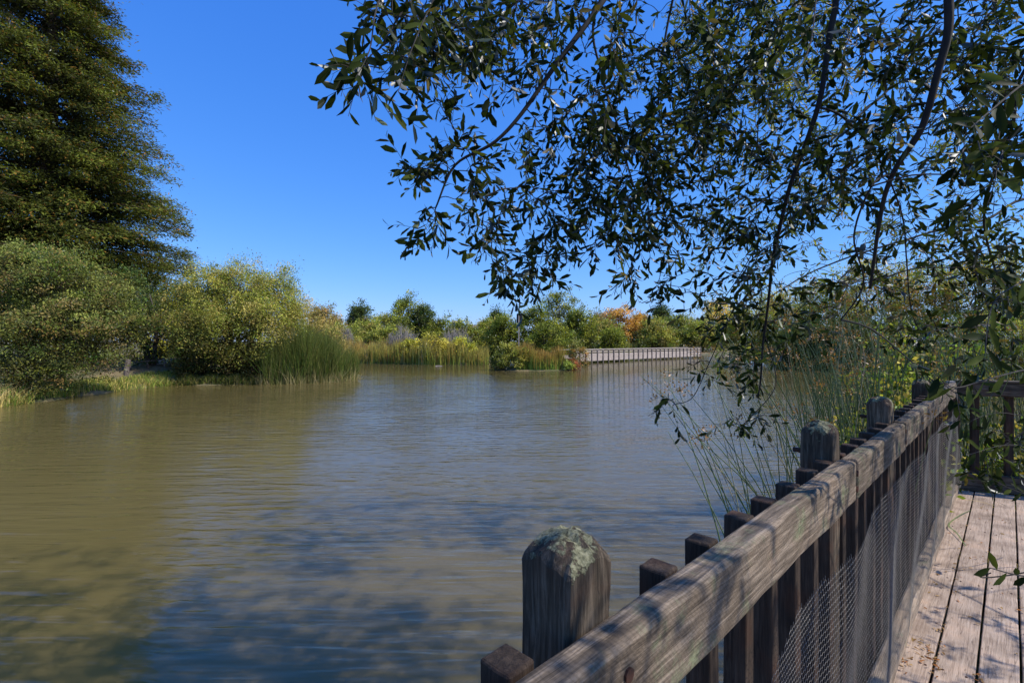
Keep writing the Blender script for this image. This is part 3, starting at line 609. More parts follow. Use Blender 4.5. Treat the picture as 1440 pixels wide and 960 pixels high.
# old post and low rail on left bank
px_, py_ = PX(178, 25.5), 25.5
t = empty('old_fence_post', (px_, py_, gz(px_, py_))); tag(t, 'leaning grey timber post on the left bank below the conifer', 'post')
mb = MB(); z = gz(px_, py_); mb.tube([(px_ - .03, py_, z - .2), (px_, py_, z + .4), (px_ + .09, py_, z + .85)], [.13, .12, .115], 9); mb.build('post', M['far_post'], t)
t = empty('low_barrier', (PX(200, 26.6), 26.6, gz(PX(200, 26.6), 26.6))); tag(t, 'low dark barrier rail between the leaning post and the dusty path', 'barrier')
x1, x2 = PX(183, 26.8), PX(232, 27.6)
for xx, yy in ((x1, 26.8), ((x1 + x2) / 2, 27.2), (x2, 27.6)):
    mb = MB(); z = gz(xx, yy); mb.tube([(xx, yy, z - .2), (xx, yy, z + .5)], .05, 6); mb.build('post', M['far_post'], t)
mb = MB(); mb.tube([(x1, 26.8, gz(x1, 26.8) + .42), ((x1 + x2) / 2, 27.15, gz(x1, 27) + .44), (x2, 27.6, gz(x2, 27.6) + .42)], .035, 6); mb.build('rail', M['far_post'], t)

# ------------------------------------------------------------------ far boardwalk
a = Vector((PX(806, 48.6), 48.6, 0)); b = Vector((PX(985, 67.5), 67.5, 0)); dv = (b - a); Lw = dv.length; ang = math.atan2(dv.y, dv.x)
bw = empty('boardwalk', a, ang); tag(bw, 'long pale timber boardwalk with railing standing in the water across the pond', 'boardwalk')
def bwbox(name, mat, x0, x1, y0, y1, z0, z1):
    mb = MB(); mb.box(((x0 + x1) / 2, (y0 + y1) / 2, (z0 + z1) / 2), ((x1 - x0) / 2, (y1 - y0) / 2, (z1 - z0) / 2)); return mb.build(name, M[mat], bw, world=False)
bwbox('deck', 'far_wood', 0, Lw, 0.04, 1.8, .30, .36)
bwbox('fascia', 'far_wood', 0, Lw, -.02, .035, .22, .42)
bwbox('side_board', 'far_wood', 0, Lw, -.02, .02, .46, .74)
bwbox('side_board', 'far_wood', 0, Lw, -.02, .02, .82, 1.00)
bwbox('side_board', 'far_wood', 0, Lw, -.02, .02, 1.10, 1.24)
bwbox('top_rail', 'far_wood', 0, Lw, -.09, .06, 1.345, 1.40)
bwbox('top_rail', 'far_wood', 0, Lw, 1.80, 1.95, 1.345, 1.40)
bwbox('side_board', 'far_wood', 0, Lw, 1.82, 1.86, .46, .8)
n = int(Lw / .95)
for i in range(n + 1):
    x = i * Lw / n; big = i % 5 == 2
    bwbox('post', 'far_post', x - (.07 if big else .045), x + (.07 if big else .045), -.115, -.024, -.9, 1.34)
    if big: bwbox('post', 'far_post', x - .07, x + .07, 1.86, 1.96, -.9, 1.34)
# nest box pole
x, y = PX(729.5, 42), 42.0
t = empty('nest_box_pole', (x, y, -.5)); tag(t, 'tall thin pole with a dark nest box near the top behind the island', 'pole')
mb = MB(); mb.tube([(x, y, -.6), (x, y, P(0, 440, y)[2])], .04, 8); mb.build('pole', M['far_wood'], t)
mb = MB(); mb.box((x + .06, y + .16, P(0, 447.5, y)[2]), (.24, .10, .38)); mb.box((x + .06, y + .14, P(0, 441, y)[2]), (.2, .14, .02), None); mb.build('nest_box', M['black'], t)
# distant houses
for (px, py, w_, lab) in [(642, 450.5, 11, 'pale distant house above the far treeline left of the other'), (665, 456.5, 9, 'low pale distant house roof right of the other')]:
    Y = 135; x = PX(px, Y); z = gz(x, Y); top = P(0, py, Y)[2]; hw = w_ / F * Y * .5
    t = empty('house', (x, Y, z)); tag(t, lab, 'house')
    mb = MB(); mb.box((x, Y, (z + top - .8) / 2), (hw, 3, (top - .8 - z) / 2)); mb.build('wall', M['wall'], t)
    mb = MB(); z0 = top - .8 + .003; mb.add([(x - hw * 1.1, Y - 3.3, z0), (x + hw * 1.1, Y - 3.3, z0), (x + hw * 1.1, Y + 3.3, z0), (x - hw * 1.1, Y + 3.3, z0), (x - hw * .9, Y, top), (x + hw * .9, Y, top)], [(0, 1, 5, 4), (2, 3, 4, 5), (1, 2, 5), (3, 0, 4), (0, 3, 2, 1)]); mb.build('roof', M['roof'], t)
# floating log
x, y = PX(617, 46.3), GY(515.0) if False else 44.5
x = PX(617, y); t = MB(); t.tube([(x - .3, y, .0), (x, y + .03, .02), (x + .3, y - .02, .0)], [.03, .04, .03], 8)
tag(t.build('floating_log', M['far_wood']), 'small pale floating log in front of the far reeds', 'log')

# ------------------------------------------------------------------ deck and near fence.  s along the fence, q towards the water
d2 = Vector((math.sqrt(.5), math.sqrt(.5), 0)); n2 = Vector((-math.sqrt(.5), math.sqrt(.5), 0))
A45 = R(45)
def rough_box(L, W, H, seg=None, amp=.002, bev=.006, seed=0, top_dome=0.0, notch=None, vertical=False):
    """box centred at origin, long axis X, subdivided, edges softened, faces worn.  dome applies at +X end"""
    nx_ = seg or max(4, int(L / .03)); ny_ = nz_ = (12 if top_dome else 6)
    def lin(n, h): return [-h + 2 * h * i / n for i in range(n + 1)]
    xs = lin(nx_, L / 2); ys = lin(ny_, W / 2); zs = lin(nz_, H / 2)
    ys[1] = -W / 2 + bev; ys[-2] = W / 2 - bev; zs[1] = -H / 2 + bev; zs[-2] = H / 2 - bev
    if L > 4 * bev: xs[1] = -L / 2 + bev; xs[-2] = L / 2 - bev
    idx = {}; V = []; Fc = []
    def vid(i, j, k):
        if (i, j, k) not in idx: idx[(i, j, k)] = len(V); V.append([xs[i], ys[j], zs[k]])
        return idx[(i, j, k)]
    for i in range(nx_):
        for j in range(ny_):
            Fc.append((vid(i, j, 0), vid(i, j + 1, 0), vid(i + 1, j + 1, 0), vid(i + 1, j, 0))); Fc.append((vid(i, j, nz_), vid(i + 1, j, nz_), vid(i + 1, j + 1, nz_), vid(i, j + 1, nz_)))
        for k in range(nz_):
            Fc.append((vid(i, 0, k), vid(i + 1, 0, k), vid(i + 1, 0, k + 1), vid(i, 0, k + 1))); Fc.append((vid(i, ny_, k), vid(i, ny_, k + 1), vid(i + 1, ny_, k + 1), vid(i + 1, ny_, k)))
    for j in range(ny_):
        for k in range(nz_):
            Fc.append((vid(0, j, k), vid(0, j, k + 1), vid(0, j + 1, k + 1), vid(0, j + 1, k))); Fc.append((vid(nx_, j, k), vid(nx_, j + 1, k), vid(nx_, j + 1, k + 1), vid(nx_, j, k + 1)))
    out = []
    for (x, y, z) in V:
        ex = L / 2 - abs(x) < 1e-5; ey = W / 2 - abs(y) < 1e-5; ez = H / 2 - abs(z) < 1e-5
        c = ex + ey + ez
        if c >= 2:
            s_ = bev * .38 if c == 2 else bev * .5
            if ex: x -= math.copysign(s_, x)
            if ey: y -= math.copysign(s_, y)
            if ez: z -= math.copysign(s_, z)
        nv = noise.noise_vector(Vector((x * 9 + seed * 3.1, y * 40 + seed, z * 40 + seed * 1.7)))
        nv2 = noise.noise_vector(Vector((x * 2.5 + seed * 7.1, y * 6, z * 6 + seed)))
        x += nv.x * amp * .6; y += nv.y * amp + nv2.y * amp; z += nv.z * amp + nv2.z * amp
        if top_dome and x > 0 and L / 2 - x < top_dome * 3:
            u = abs(y) / (W / 2); v_ = abs(z) / (H / 2); k_ = 1 - (L / 2 - x) / (top_dome * 3)
            x -= k_ * top_dome * (u ** 2.2 + v_ ** 2.2) * .7
            if notch: x -= k_ * notch * abs(noise.noise(Vector((y * 45 + seed, z * 45, seed)))) * 1.6 
        out.append((x, y, z))
    me = bpy.data.meshes.new('wood'); me.from_pydata(out, [], Fc); me.update()
    return me
def fence_mat(s, q, z, rx=0):  # local X along the fence
    p = d2 * s + n2 * q; return Matrix.Translation((p.x, p.y, z)) @ Matrix.Rotation(A45, 4, 'Z') @ Matrix.Rotation(rx, 4, 'X')
def up_mat(px, py, z, rz):     # local X up
    return Matrix.Translation((px, py, z)) @ Matrix.Rotation(rz, 4, 'Z') @ Matrix.Rotation(R(-90), 4, 'Y')
def place(name, me, mat, parent, mw, smooth=False):
    o = link(name, me, mat, None, smooth); o.parent = parent
    o.matrix_parent_inverse = Matrix.Identity(4)
    pm = Matrix.Translation(parent.location) @ parent.rotation_euler.to_matrix().to_4x4()
    o.matrix_basis = pm.inverted() @ mw
    return o
def copy_part(o, mw, parent):
    c = o.copy(); COL.objects.link(c); c.parent = parent
    pm = Matrix.Translation(parent.location) @ parent.rotation_euler.to_matrix().to_4x4()
    c.matrix_parent_inverse = Matrix.Identity(4); c.matrix_basis = pm.inverted() @ mw
    return c

SE = 6.62                                   # where the fence ends
fp = d2 * 0 + n2 * .4
fence = empty('deck_fence', (fp.x, fp.y, DK)); tag(fence, 'weathered grey timber fence with round topped posts and wire netting running along the deck', 'fence')
RT = 1.79; RH = .137
for i, (s0, s1, dz) in enumerate([(-1.6, 2.045, 0), (2.075, 3.19, -.004), (3.215, SE, 0)]):
    me = rough_box(s1 - s0, .056, RH, amp=.0028, bev=.009, seed=i + 2)
    place('rail', me, M['rail'], fence, fence_mat((s0 + s1) / 2, .400, RT - RH / 2 + dz))
me = rough_box(SE + 1.5, .062, .092, seg=160, amp=.004, bev=.012, seed=12); place('kick_board', me, M['kick'], fence, fence_mat((SE - 1.6) / 2 - .02, .389, DK + .052))
# posts
for i, s0 in enumerate([-1.2, .548, 2.0, 3.17, 4.87]):
    s = s0 + .05; q = .482; topz = 1.915 + [0, 0, .005, .0, .0][i]
    Hh = topz + 1.3; p = d2 * s + n2 * q
    me = rough_box(Hh, .103, .103, seg=90, amp=.0042 if i == 1 else .003, bev=.010, seed=20 + i, top_dome=.034, notch=.013)
    po = place('post', me, M['post'], fence, up_mat(p.x, p.y, topz - Hh / 2, A45) @ Matrix.Rotation(0, 4, 'X'))
# pickets
pk = None; s = .43 - .19 * 10; k = 0
pos_s = [.43 + .19 * j for j in range(-9, 33)]
for s0 in pos_s:
    if s0 > SE - .1: break
    if any(abs(s0 + .022 - (pp_ + .05)) < .077 for pp_ in [-1.2, .548, 2.0, 3.17, 4.87]): continue
    k += 1; p = d2 * (s0 + .022 + random.uniform(-.004, .004)) + n2 * .4562
    topz = RT + random.uniform(-.006, .004)
    mw = up_mat(p.x, p.y, topz - .6, A45 + random.uniform(-.03, .03)) @ Matrix.Rotation(random.uniform(-.008, .008), 4, 'Z')
    if pk is None:
        pk = place('picket', rough_box(1.2, .054, .050, seg=12, amp=.0012, bev=.004, seed=40), M['picket'], fence, mw)
    else: copy_part(pk, mw, fence)
# bolts
for (s_, z_) in [(.60, RT - .05), (.60, RT - .10), (2.06, RT - .045), (2.06, RT - .10), (3.2, RT - .045), (3.2, RT - .10), (4.92, RT - .05)]:
    p = d2 * s_ + n2 * .3695; p2 = d2 * s_ + n2 * .380
    mb = MB(); mb.tube([(p.x, p.y, z_), (p2.x, p2.y, z_)], .0105, 8); mb.build('bolt', M['dark_metal'], fence)
# bolt ends that stick out of the posts towards the water
for s_ in (2.0, 3.17):
    p = d2 * (s_ + .05) + n2 * .53; p2 = d2 * (s_ + .05) + n2 * .57
    mb = MB(); mb.tube([(p.x, p.y, 1.80), (p2.x, p2.y, 1.80)], .009, 8); mb.build('bolt', M['dark_metal'], fence)
# wire netting
def netting():
    c = .019; h_ = c * .866; V = []; S0 = .92
    rows = int(.80 / (h_)); colsn = int((SE - .05 - S0) / c)
    segs = []
    def pt(s_, z_):
        bul = .010 * math.sin(s_ * 3.1 + z_ * 4) + .008 * math.sin(s_ * 7.3 - z_ * 6)
        return d2 * s_ + n2 * (.352 + bul) + Vector((0, 0, z_))
    for r_ in range(rows):
        for c_ in range(colsn):
            s_ = S0 + c_ * c + (c / 2 if r_ % 2 else 0); z_ = .80 + r_ * h_
            top = 1.555 + .03 * math.sin(s_ * 2.6) + .05 * (s_ > 4.0) - .5 * max(0, (1.25 - s_)) + .025 * (math.floor(s_ / .9) % 2)
            if z_ > top: continue
            a = pt(s_, z_)
            segs.append((a, pt(s_ + c * .5, z_ + h_ * .33))); segs.append((pt(s_ + c * .5, z_ + h_ * .33), pt(s_ + c, z_))); segs.append((pt(s_ + c * .5, z_ + h_ * .33), pt(s_ + c * .5, z_ + h_)))
    A = np.array([list(a) for a, b in segs]); B = np.array([list(b) for a, b in segs]); ax = B - A
    nr = np.tile(np.array(list(n2)), (len(A), 1)); L = np.linalg.norm(ax, axis=1)
    tv = [(0, 0, 1), (0, .87, -.5), (0, -.87, -.5), (1, 0, 1), (1, .87, -.5), (1, -.87, -.5)]
    tf = [(0, 1, 4, 3), (1, 2, 5, 4), (2, 0, 3, 5)]
    me = replicate(tv, tf, A, frames(ax, nr, L, np.full(len(A), .0006)), None, 'netting')
    link('wire_netting', me, M['wire'], fence)
netting()

# corner fence
e2 = Vector((.906, -.423, 0)).normalized(); ne = Vector((-e2.y, e2.x, 0)); AE = math.atan2(e2.y, e2.x)
K = Vector((4.50, 5.10, 0))
cf = empty('corner_fence', (K.x, K.y, DK)); tag(cf, 'short grey fence closing the far end of the deck in front of the bulrushes', 'fence')
def cmat(u, v, z): p = K + e2 * u + ne * v; return Matrix.Translation((p.x, p.y, z)) @ Matrix.Rotation(AE, 4, 'Z')
LC = 3.0
place('rail', rough_box(LC, .05, .137, amp=.003, bev=.008, seed=61), M['post'], cf, cmat(LC / 2 + .03, 0.0, RT - .068))
place('top_cap', rough_box(LC, .075, .02, amp=.001, bev=.004, seed=66), M['rail'], cf, cmat(LC / 2 + .03, 0.0, RT + .013))
place('kick_board', rough_box(LC, .05, .17, amp=.003, bev=.01, seed=62), M['post'], cf, cmat(LC / 2 + .05, -.02, DK + .088))
pm = rough_box(.055, .075, .15, seg=4, amp=.001, bev=.004, seed=63); place('end_cap', pm, M['endgrain'], cf, cmat(-.005, -.004, RT - .07))
cp = None
for j in range(11):
    u = .20 + .262 * j; p = K + e2 * u + ne * .052
    mw = up_mat(p.x, p.y, RT - .6, AE)
    if cp is None: cp = place('picket', rough_box(1.15, .044, .066, seg=10, amp=.001, bev=.004, seed=64), M['picket'], cf, mw)
    else: copy_part(cp, mw, cf)
for u in (0.05, 1.9):
    p = K + e2 * u + ne * .135; place('post', rough_box(3.1, .10, .10, seg=60, amp=.003, bev=.01, seed=70 + int(u), top_dome=.03, notch=.02), M['post'], cf, up_mat(p.x, p.y, 1.80 - 1.55 - (.05 if u < 1 else 0), AE))

# deck planks
deck = empty('deck', (0, 0, DK)); tag(deck, 'timber viewing deck of long pale grey planks with dark gaps', 'deck')
def end_s(q):    # where the plank meets the corner fence line
    # solve d2*s+n2*q = K+e2*u - ne*.03
    o = K - ne * .05; A = np.array([[d2.x, -e2.x], [d2.y, -e2.y]]); r_ = np.array([o.x - n2.x * q, o.y - n2.y * q]); return float(np.linalg.solve(A, r_)[0])
edges = [.43, .25, .1055, -.0365]
q = -.0365
while q > -2.3: q -= .1425; edges.append(q)
for i in range(len(edges) - 1):
    q0, q1 = edges[i] - .0045, edges[i + 1] + .0045; qc = (q0 + q1) / 2; wd = q0 - q1
    se = end_s(qc) - .003; ss = -2.2 + .02 * (i % 3)
    me = rough_box(se - ss, wd, .038, seg=120, amp=.0016, bev=.004, seed=80 + i)
    # skew the far end to follow the corner fence
    for v in me.vertices:
        if v.co.x > (se - ss) / 2 - .06: v.co.x += min(.0, 0) + (end_s(qc + v.co.y) - end_s(qc))
    place('plank', me, M['plank'], deck, fence_mat((se + ss) / 2, qc, DK - .019))
sc = None
for i in range(5):
    qa, qb = edges[i], edges[i + 1]
    for s_ in (.6, 1.8, 3.0, 4.2, 5.4):
        for qq in (qa - .03 if i else .33, qb + .03):
            p = d2 * (s_ + random.uniform(-.012, .012)) + n2 * (qq + random.uniform(-.004, .004)); mw = Matrix.Translation((p.x, p.y, DK + .001))
            if sc is None:
                mb = MB(); mb.tube([(0, 0, -.004), (0, 0, .0016)], .0048, 8); me = bpy.data.meshes.new('screw'); me.from_pydata(mb.v, [], mb.f); sc = place('screw', me, M['dark_metal'], deck, mw)
            else: copy_part(sc, mw, deck)
for s_ in (-1.8, -.6, .6, 1.8, 3.0, 4.2, 5.4, 6.4):
    mb = MB(); mb.box((0, 0, 0), (.03, 1.35 if s_ < 5 else 1.0, .07)); 
    me = bpy.data.meshes.new('joist'); me.from_pydata(mb.v, [], mb.f); place('joist', me, M['picket'], deck, fence_mat(s_, -.93 if s_ < 5 else -.6, DK - .038 - .072))
me = rough_box(8.7, .045, .16, amp=.002, seed=99); place('beam', me, M['picket'], deck, fence_mat(2.2, .402, DK - .15))
for s_ in (.6, 3.0, 5.4):
    for q_ in (-.4, -1.9):
        p = d2 * s_ + n2 * q_; mb = MB(); mb.tube([(p.x, p.y, -1.0), (p.x, p.y, DK - .185)], .08, 10); mb.build('pile', M['post'], deck)

# ------------------------------------------------------------------ overhanging trees
def smooth_path(pts, n):
    pts = [Vector(p) for p in pts]; out = []
    for i in range(len(pts) - 1):
        p0 = pts[max(i - 1, 0)]; p1 = pts[i]; p2 = pts[i + 1]; p3 = pts[min(i + 2, len(pts) - 1)]
        for k in range(n):
            t = k / n; out.append(.5 * ((2 * p1) + (-p0 + p2) * t + (2 * p0 - 5 * p1 + 4 * p2 - p3) * t * t + (-p0 + 3 * p1 - 3 * p2 + p3) * t ** 3))
    out.append(pts[-1]); return out
def grow(tree_obj, limbs, blobs, trunk, leaf_len, leaf_w, cols, mat, wts=None, twig_r=.0022, sprig=(3, 8), extra=None, dens=1.0, seed=0.0):
    nodes = []; 
    mb = MB(); T = smooth_path([p for p, r in trunk], 4); rr = np.interp(np.linspace(0, 1, len(T)), np.linspace(0, 1, len(trunk)), [r for p, r in trunk])
    mb.tube(T, list(rr), 12); mb.build('trunk', M['bark'], tree_obj, True)
    for (pts, r0, r1) in limbs:
        S_ = smooth_path(pts, 7)
        S_ = [p + Vector(noise.noise_vector(p * 3.0)) * .015 + Vector(noise.noise_vector(p * .9)) * .03 * (i > 0) for i, p in enumerate(S_)]
        r0 *= .55; rad = [r0 + (r1 - r0) * (i / (len(S_) - 1)) ** .8 for i in range(len(S_))]
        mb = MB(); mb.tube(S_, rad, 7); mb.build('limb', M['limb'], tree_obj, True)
        nodes += [tuple(p) for p in S_[4:]]
    NP = np.array(nodes); tg = []
    for (cx, cy, rx, ry, cnt, y0, y1) in blobs:
        for _ in range(int(cnt * dens) if cnt > 20 else cnt):
            while True:
                a_, b_ = rng.uniform(-1, 1, 2)
                if a_ * a_ + b_ * b_ <= 1: break
            c_ = P(cx + a_ * rx, cy + b_ * ry, rng.uniform(y0, y1))
            if cnt > 20 and noise.noise(Vector(c_) * 2.6 + Vector((seed, 0, 0))) < -.10 and random.random() < .8: continue
            tg.append(c_)
    tg += extra or []
    tg = np.array(tg)
    dist = np.min(np.linalg.norm(tg[:, None, :] - NP[None, ::3, :], axis=2), axis=1); tg = tg[np.argsort(dist)]
    tw = MB(); Lp = []; La = []; Ln = []; Ls = []
    for t_ in tg:
        dd = np.linalg.norm(NP - t_, axis=1) + .25 * np.maximum(0, t_[2] - NP[:, 2]); a_ = Vector(NP[np.argmin(dd)]); b_ = Vector(t_); L = (b_ - a_).length
        if L < .02: continue
        m1 = a_.lerp(b_, .35) + Vector((0, 0, .10 * L)) + Vector(noise.noise_vector(b_ * 4)) * .09 * L
        m2 = a_.lerp(b_, .72) + Vector((0, 0, .06 * L)) + Vector(noise.noise_vector(b_ * 5 + a_)) * .09 * L
        dirn = (b_ - m2).normalized()
        e_ = b_ + (dirn + Vector((random.uniform(-.4, .4), random.uniform(-.4, .4), -.35))).normalized() * random.uniform(.05, .11)
        path = smooth_path([a_, m1, m2, b_, e_], 3); n_ = len(path)
        r0 = min(twig_r * (1.0 + 2.4 * L), twig_r * 3.4)
        tw.tube(path, [r0 + (twig_r * .35 - r0) * i / (n_ - 1) for i in range(n_)], 4, False)
        NP = np.vstack([NP, np.array([tuple(p) for p in path[2:-3:2]])]) if n_ > 6 else NP
        # leaves along the outer half of the twig and on short side sprigs
        runs = [path[n_ // 2:]]
        for _ in range(random.randint(1, sprig[0])):
            i = random.randint(n_ // 2, n_ - 2); o_ = path[i]; dr = (path[i + 1] - path[i]).normalized()
            v = (dr * .8 + Vector((random.gauss(0, .7), random.gauss(0, .7), random.gauss(-.05, .6)))).normalized() * random.uniform(.07, .16)
            q1 = o_ + v * .5 + Vector((0, 0, .008)); q2 = o_ + v
            tw.tube([o_, q1, q2], [twig_r * .55, twig_r * .45, twig_r * .25], 3, False); runs.append([o_, q1, q2])
        for run in runs:
            tot = sum((run[i + 1] - run[i]).length for i in range(len(run) - 1)); cnt = max(4, min(14, int(tot / (leaf_len * .42)))); 
            az = random.random() * 6.28
            for k in range(cnt):
                u = (k + .6) / cnt * (len(run) - 1); i = min(int(u), len(run) - 2); p = run[i].lerp(run[i + 1], u - i); dr = (run[i + 1] - run[i]).normalized()
                az += 2.4; x1 = dr.orthogonal().normalized(); y1 = dr.cross(x1); rad = x1 * math.cos(az) + y1 * math.sin(az)
                axv = (dr * .75 + rad * random.uniform(.5, 1.1) + Vector((0, 0, -.18))).normalized()
                Lp.append(p); La.append(axv); Ln.append((dr * .8 - rad * .4 + Vector((random.gauss(0, .5), random.gauss(0, .5), .35 + random.gauss(0, .5))))); Ls.append(random.choice([random.uniform(.45, .8), random.uniform(.8, 1.15), random.uniform(1.1, 1.4)]) * (1 if k < cnt - 1 else .7))
    tw.build('twigs', M['twig'], tree_obj)
    Lp = np.array([tuple(v) for v in Lp]); La = np.array([tuple(v) for v in La]); Ln = np.array([tuple(v) for v in Ln]); Ls = np.array(Ls); n_ = len(Lp)
    cc = np.array(cols)[rng.choice(len(cols), n_, p=wts)] * rng.uniform(.8, 1.2, (n_, 1))
    ln = leaf_len * Ls; wd = leaf_w * Ls * rng.uniform(.8, 1.2, n_)
    me = replicate(*LEAF, Lp, frames(La, Ln, ln, wd), cc, 'leaves'); link('leaves', me, mat, tree_obj, True)
    print('leaves', n_, 'targets', len(tg))
M['twig'] = simple_mat('thin grey twigs', (0.02, 0.016, 0.012), (0.07, 0.058, 0.046), 20)

TR = Vector((4.1, .75, .2))
ot = empty('overhanging_tree', TR); tag(ot, 'dark leaved tree whose hanging branches fill the upper right over the deck fence', 'tree')
top = [P(1560, -340, 2.3), P(1330, -420, 2.2)]
limbs = [
 ([(4.05, .85, 2.0), (3.6, 1.5, 3.3), P(1420, -220, 2.0), P(1345, -60, 1.95), P(1334, 60, 1.95), P(1300, 170, 2.0), P(1262, 240, 2.1), P(1240, 330, 2.2), P(1222, 410, 2.3)], .05, .006),
 ([(3.6, 1.5, 3.3), (3.1, 2.0, 4.3), P(1225, -180, 2.4), P(1172, 10, 2.5), P(1150, 150, 2.5), P(1108, 280, 2.6), P(1088, 380, 2.7), P(1072, 470, 2.8), P(1060, 560, 2.8)], .045, .004),
 ([(3.1, 2.0, 4.3), (2.4, 2.3, 5.0), P(1010, -220, 2.3), P(900, -60, 2.2), P(815, 55, 2.1), P(755, 135, 2.1), P(695, 200, 2.1), P(640, 235, 2.1), P(612, 290, 2.1)], .04, .0035),
 ([(2.4, 2.3, 5.0), P(960, -160, 2.6), P(842, 0, 2.5), P(850, 110, 2.5), P(880, 200, 2.5), P(905, 290, 2.5)], .02, .003),
 ([P(1150, 150, 2.5), P(1195, 170, 2.6), P(1245, 250, 2.8), P(1268, 330, 3.0), P(1280, 420, 3.1), P(1300, 470, 3.2)], .012, .003),
 ([P(1262, 240, 2.1), P(1230, 260, 2.0), P(1205, 330, 2.1), P(1215, 400, 2.2), P(1180, 450, 2.3)], .009, .003),
 ([(2.4, 2.3, 5.0), P(1000, -140, 2.8), P(945, 0, 2.9), P(925, 130, 2.9), P(948, 260, 2.9), P(925, 330, 2.9)], .02, .003),
 ([P(900, -60, 2.2), P(760, -90, 1.9), P(640, -50, 1.7), P(575, 10, 1.6), P(530, 70, 1.5)], .010, .0025),
 ([(3.6, 1.5, 3.3), P(1500, 60, 2.4), P(1420, 190, 2.6), P(1380, 300, 2.8), P(1400, 400, 2.9), P(1385, 470, 2.9)], .02, .004),
 ([P(1088, 380, 2.7), P(1030, 440, 2.8), P(1000, 500, 2.9), P(975, 560, 2.9), P(945, 575, 2.9)], .006, .002),
 ([P(1072, 470, 2.8), P(1085, 540, 2.8), P(1050, 590, 2.8), P(1035, 605, 2.8)], .005, .002),
 ([(4.0, .9, 2.1), (3.3, 1.2, 1.9), (2.6, 1.6, 1.65), P(1425, 800, 1.62), P(1400, 798, 1.60)], .008, .0016),
 ([(4.05, .85, 1.9), (4.2, 2.2, 2.3), (3.9, 3.2, 2.1), P(1425, 620, 3.3), P(1380, 640, 3.2)], .014, .003),
]
bl = [ # px, py, rx, ry, count, near, far
 (515, 95, 30, 45, 7, 1.35, 1.5), (550, 30, 40, 45, 12, 1.4, 1.7), (590, 50, 40, 60, 14, 1.5, 1.9), (640, 40, 55, 60, 26, 1.7, 2.2), (725, 60, 65, 80, 40, 1.8, 2.6),
 (620, 165, 22, 25, 4, 2.0, 2.2), (585, 240, 28, 25, 6, 2.0, 2.2), (595, 315, 30, 28, 7, 2.0, 2.2), (650, 240, 40, 45, 14, 2.0, 2.4), (700, 290, 40, 60, 20, 2.0, 2.7), (735, 380, 42, 30, 20, 2.1, 2.6),
 (790, 240, 70, 90, 60, 2.1, 2.9), (820, 90, 70, 100, 60, 1.9, 2.8), (880, 250, 70, 100, 75, 2.1, 3.0), (790, 345, 45, 30, 12, 2.2, 2.8), (880, 375, 25, 28, 6, 2.2, 2.6),
 (930, 110, 90, 130, 90, 2.1, 3.2), (960, 300, 60, 90, 45, 2.3, 3.3), (1050, 110, 110, 130, 110, 2.1, 3.3), (1060, 280, 90, 80, 55, 2.4, 3.4), (960, 395, 40, 30, 8, 2.5, 3.0),
 (1180, 100, 110, 130, 95, 2.0, 3.3), (1190, 270, 100, 90, 46, 2.3, 3.3), (1330, 110, 90, 130, 60, 2.0, 3.2), (1400, 200, 50, 60, 16, 1.2, 1.7), (1400, 90, 60, 110, 40, 2.0, 3.2), (1400, 380, 50, 60, 26, 2.2, 3.0), (1310, 300, 80, 80, 24, 2.5, 3.4),
 (1040, 415, 50, 45, 20, 2.6, 3.2), (1100, 440, 80, 50, 20, 2.6, 3.3), (1200, 420, 90, 50, 19, 2.5, 3.4), (1290, 430, 70, 50, 12, 2.6, 3.5), (1000, 490, 30, 45, 9, 2.7, 3.0), (940, 570, 20, 14, 3, 2.8, 3.0), (1035, 600, 18, 14, 3, 2.7, 2.9), (1060, 520, 25, 35, 7, 2.7, 2.9), (1070, 570, 15, 40, 3, 2.7, 2.9),
 (1395, 640, 50, 40, 14, 3.0, 3.6), (1395, 480, 50, 40, 14, 2.6, 3.2), (1335, 560, 22, 22, 3, 1.9, 2.1), (1395, 802, 16, 10, 1, 1.58, 1.62),
 (820, -110, 330, 90, 150, 2.2, 3.4), (1250, -110, 300, 90, 130, 2.2, 3.6), (1000, -330, 380, 130, 150, 2.4, 3.8)]
NL = [(0.017, 0.026, 0.007), (0.028, 0.040, 0.010), (0.085, 0.105, 0.022), (0.16, 0.12, 0.04)]
grow(ot, limbs, bl, [((4.15, .62, -.1), .16), ((4.12, .75, .9), .13), ((4.05, .85, 2.0), .11), ((3.6, 1.5, 3.3), .08), ((3.1, 2.0, 4.3), .055), ((2.4, 2.3, 5.0), .03)], .056, .0192, NL, M['near_leaf'], [.38, .33, .25, .04],
     dens=1.6, extra=[(random.uniform(3.5, 4.7), random.uniform(1.2, 2.7), random.uniform(2.2, 3.0)) for _ in range(55)] + [(y_ + .75 + random.uniform(-.35, .45), y_ - .3, random.uniform(2.75, 3.7)) for y_ in [random.uniform(.1, 4.4) for _ in range(300)]])

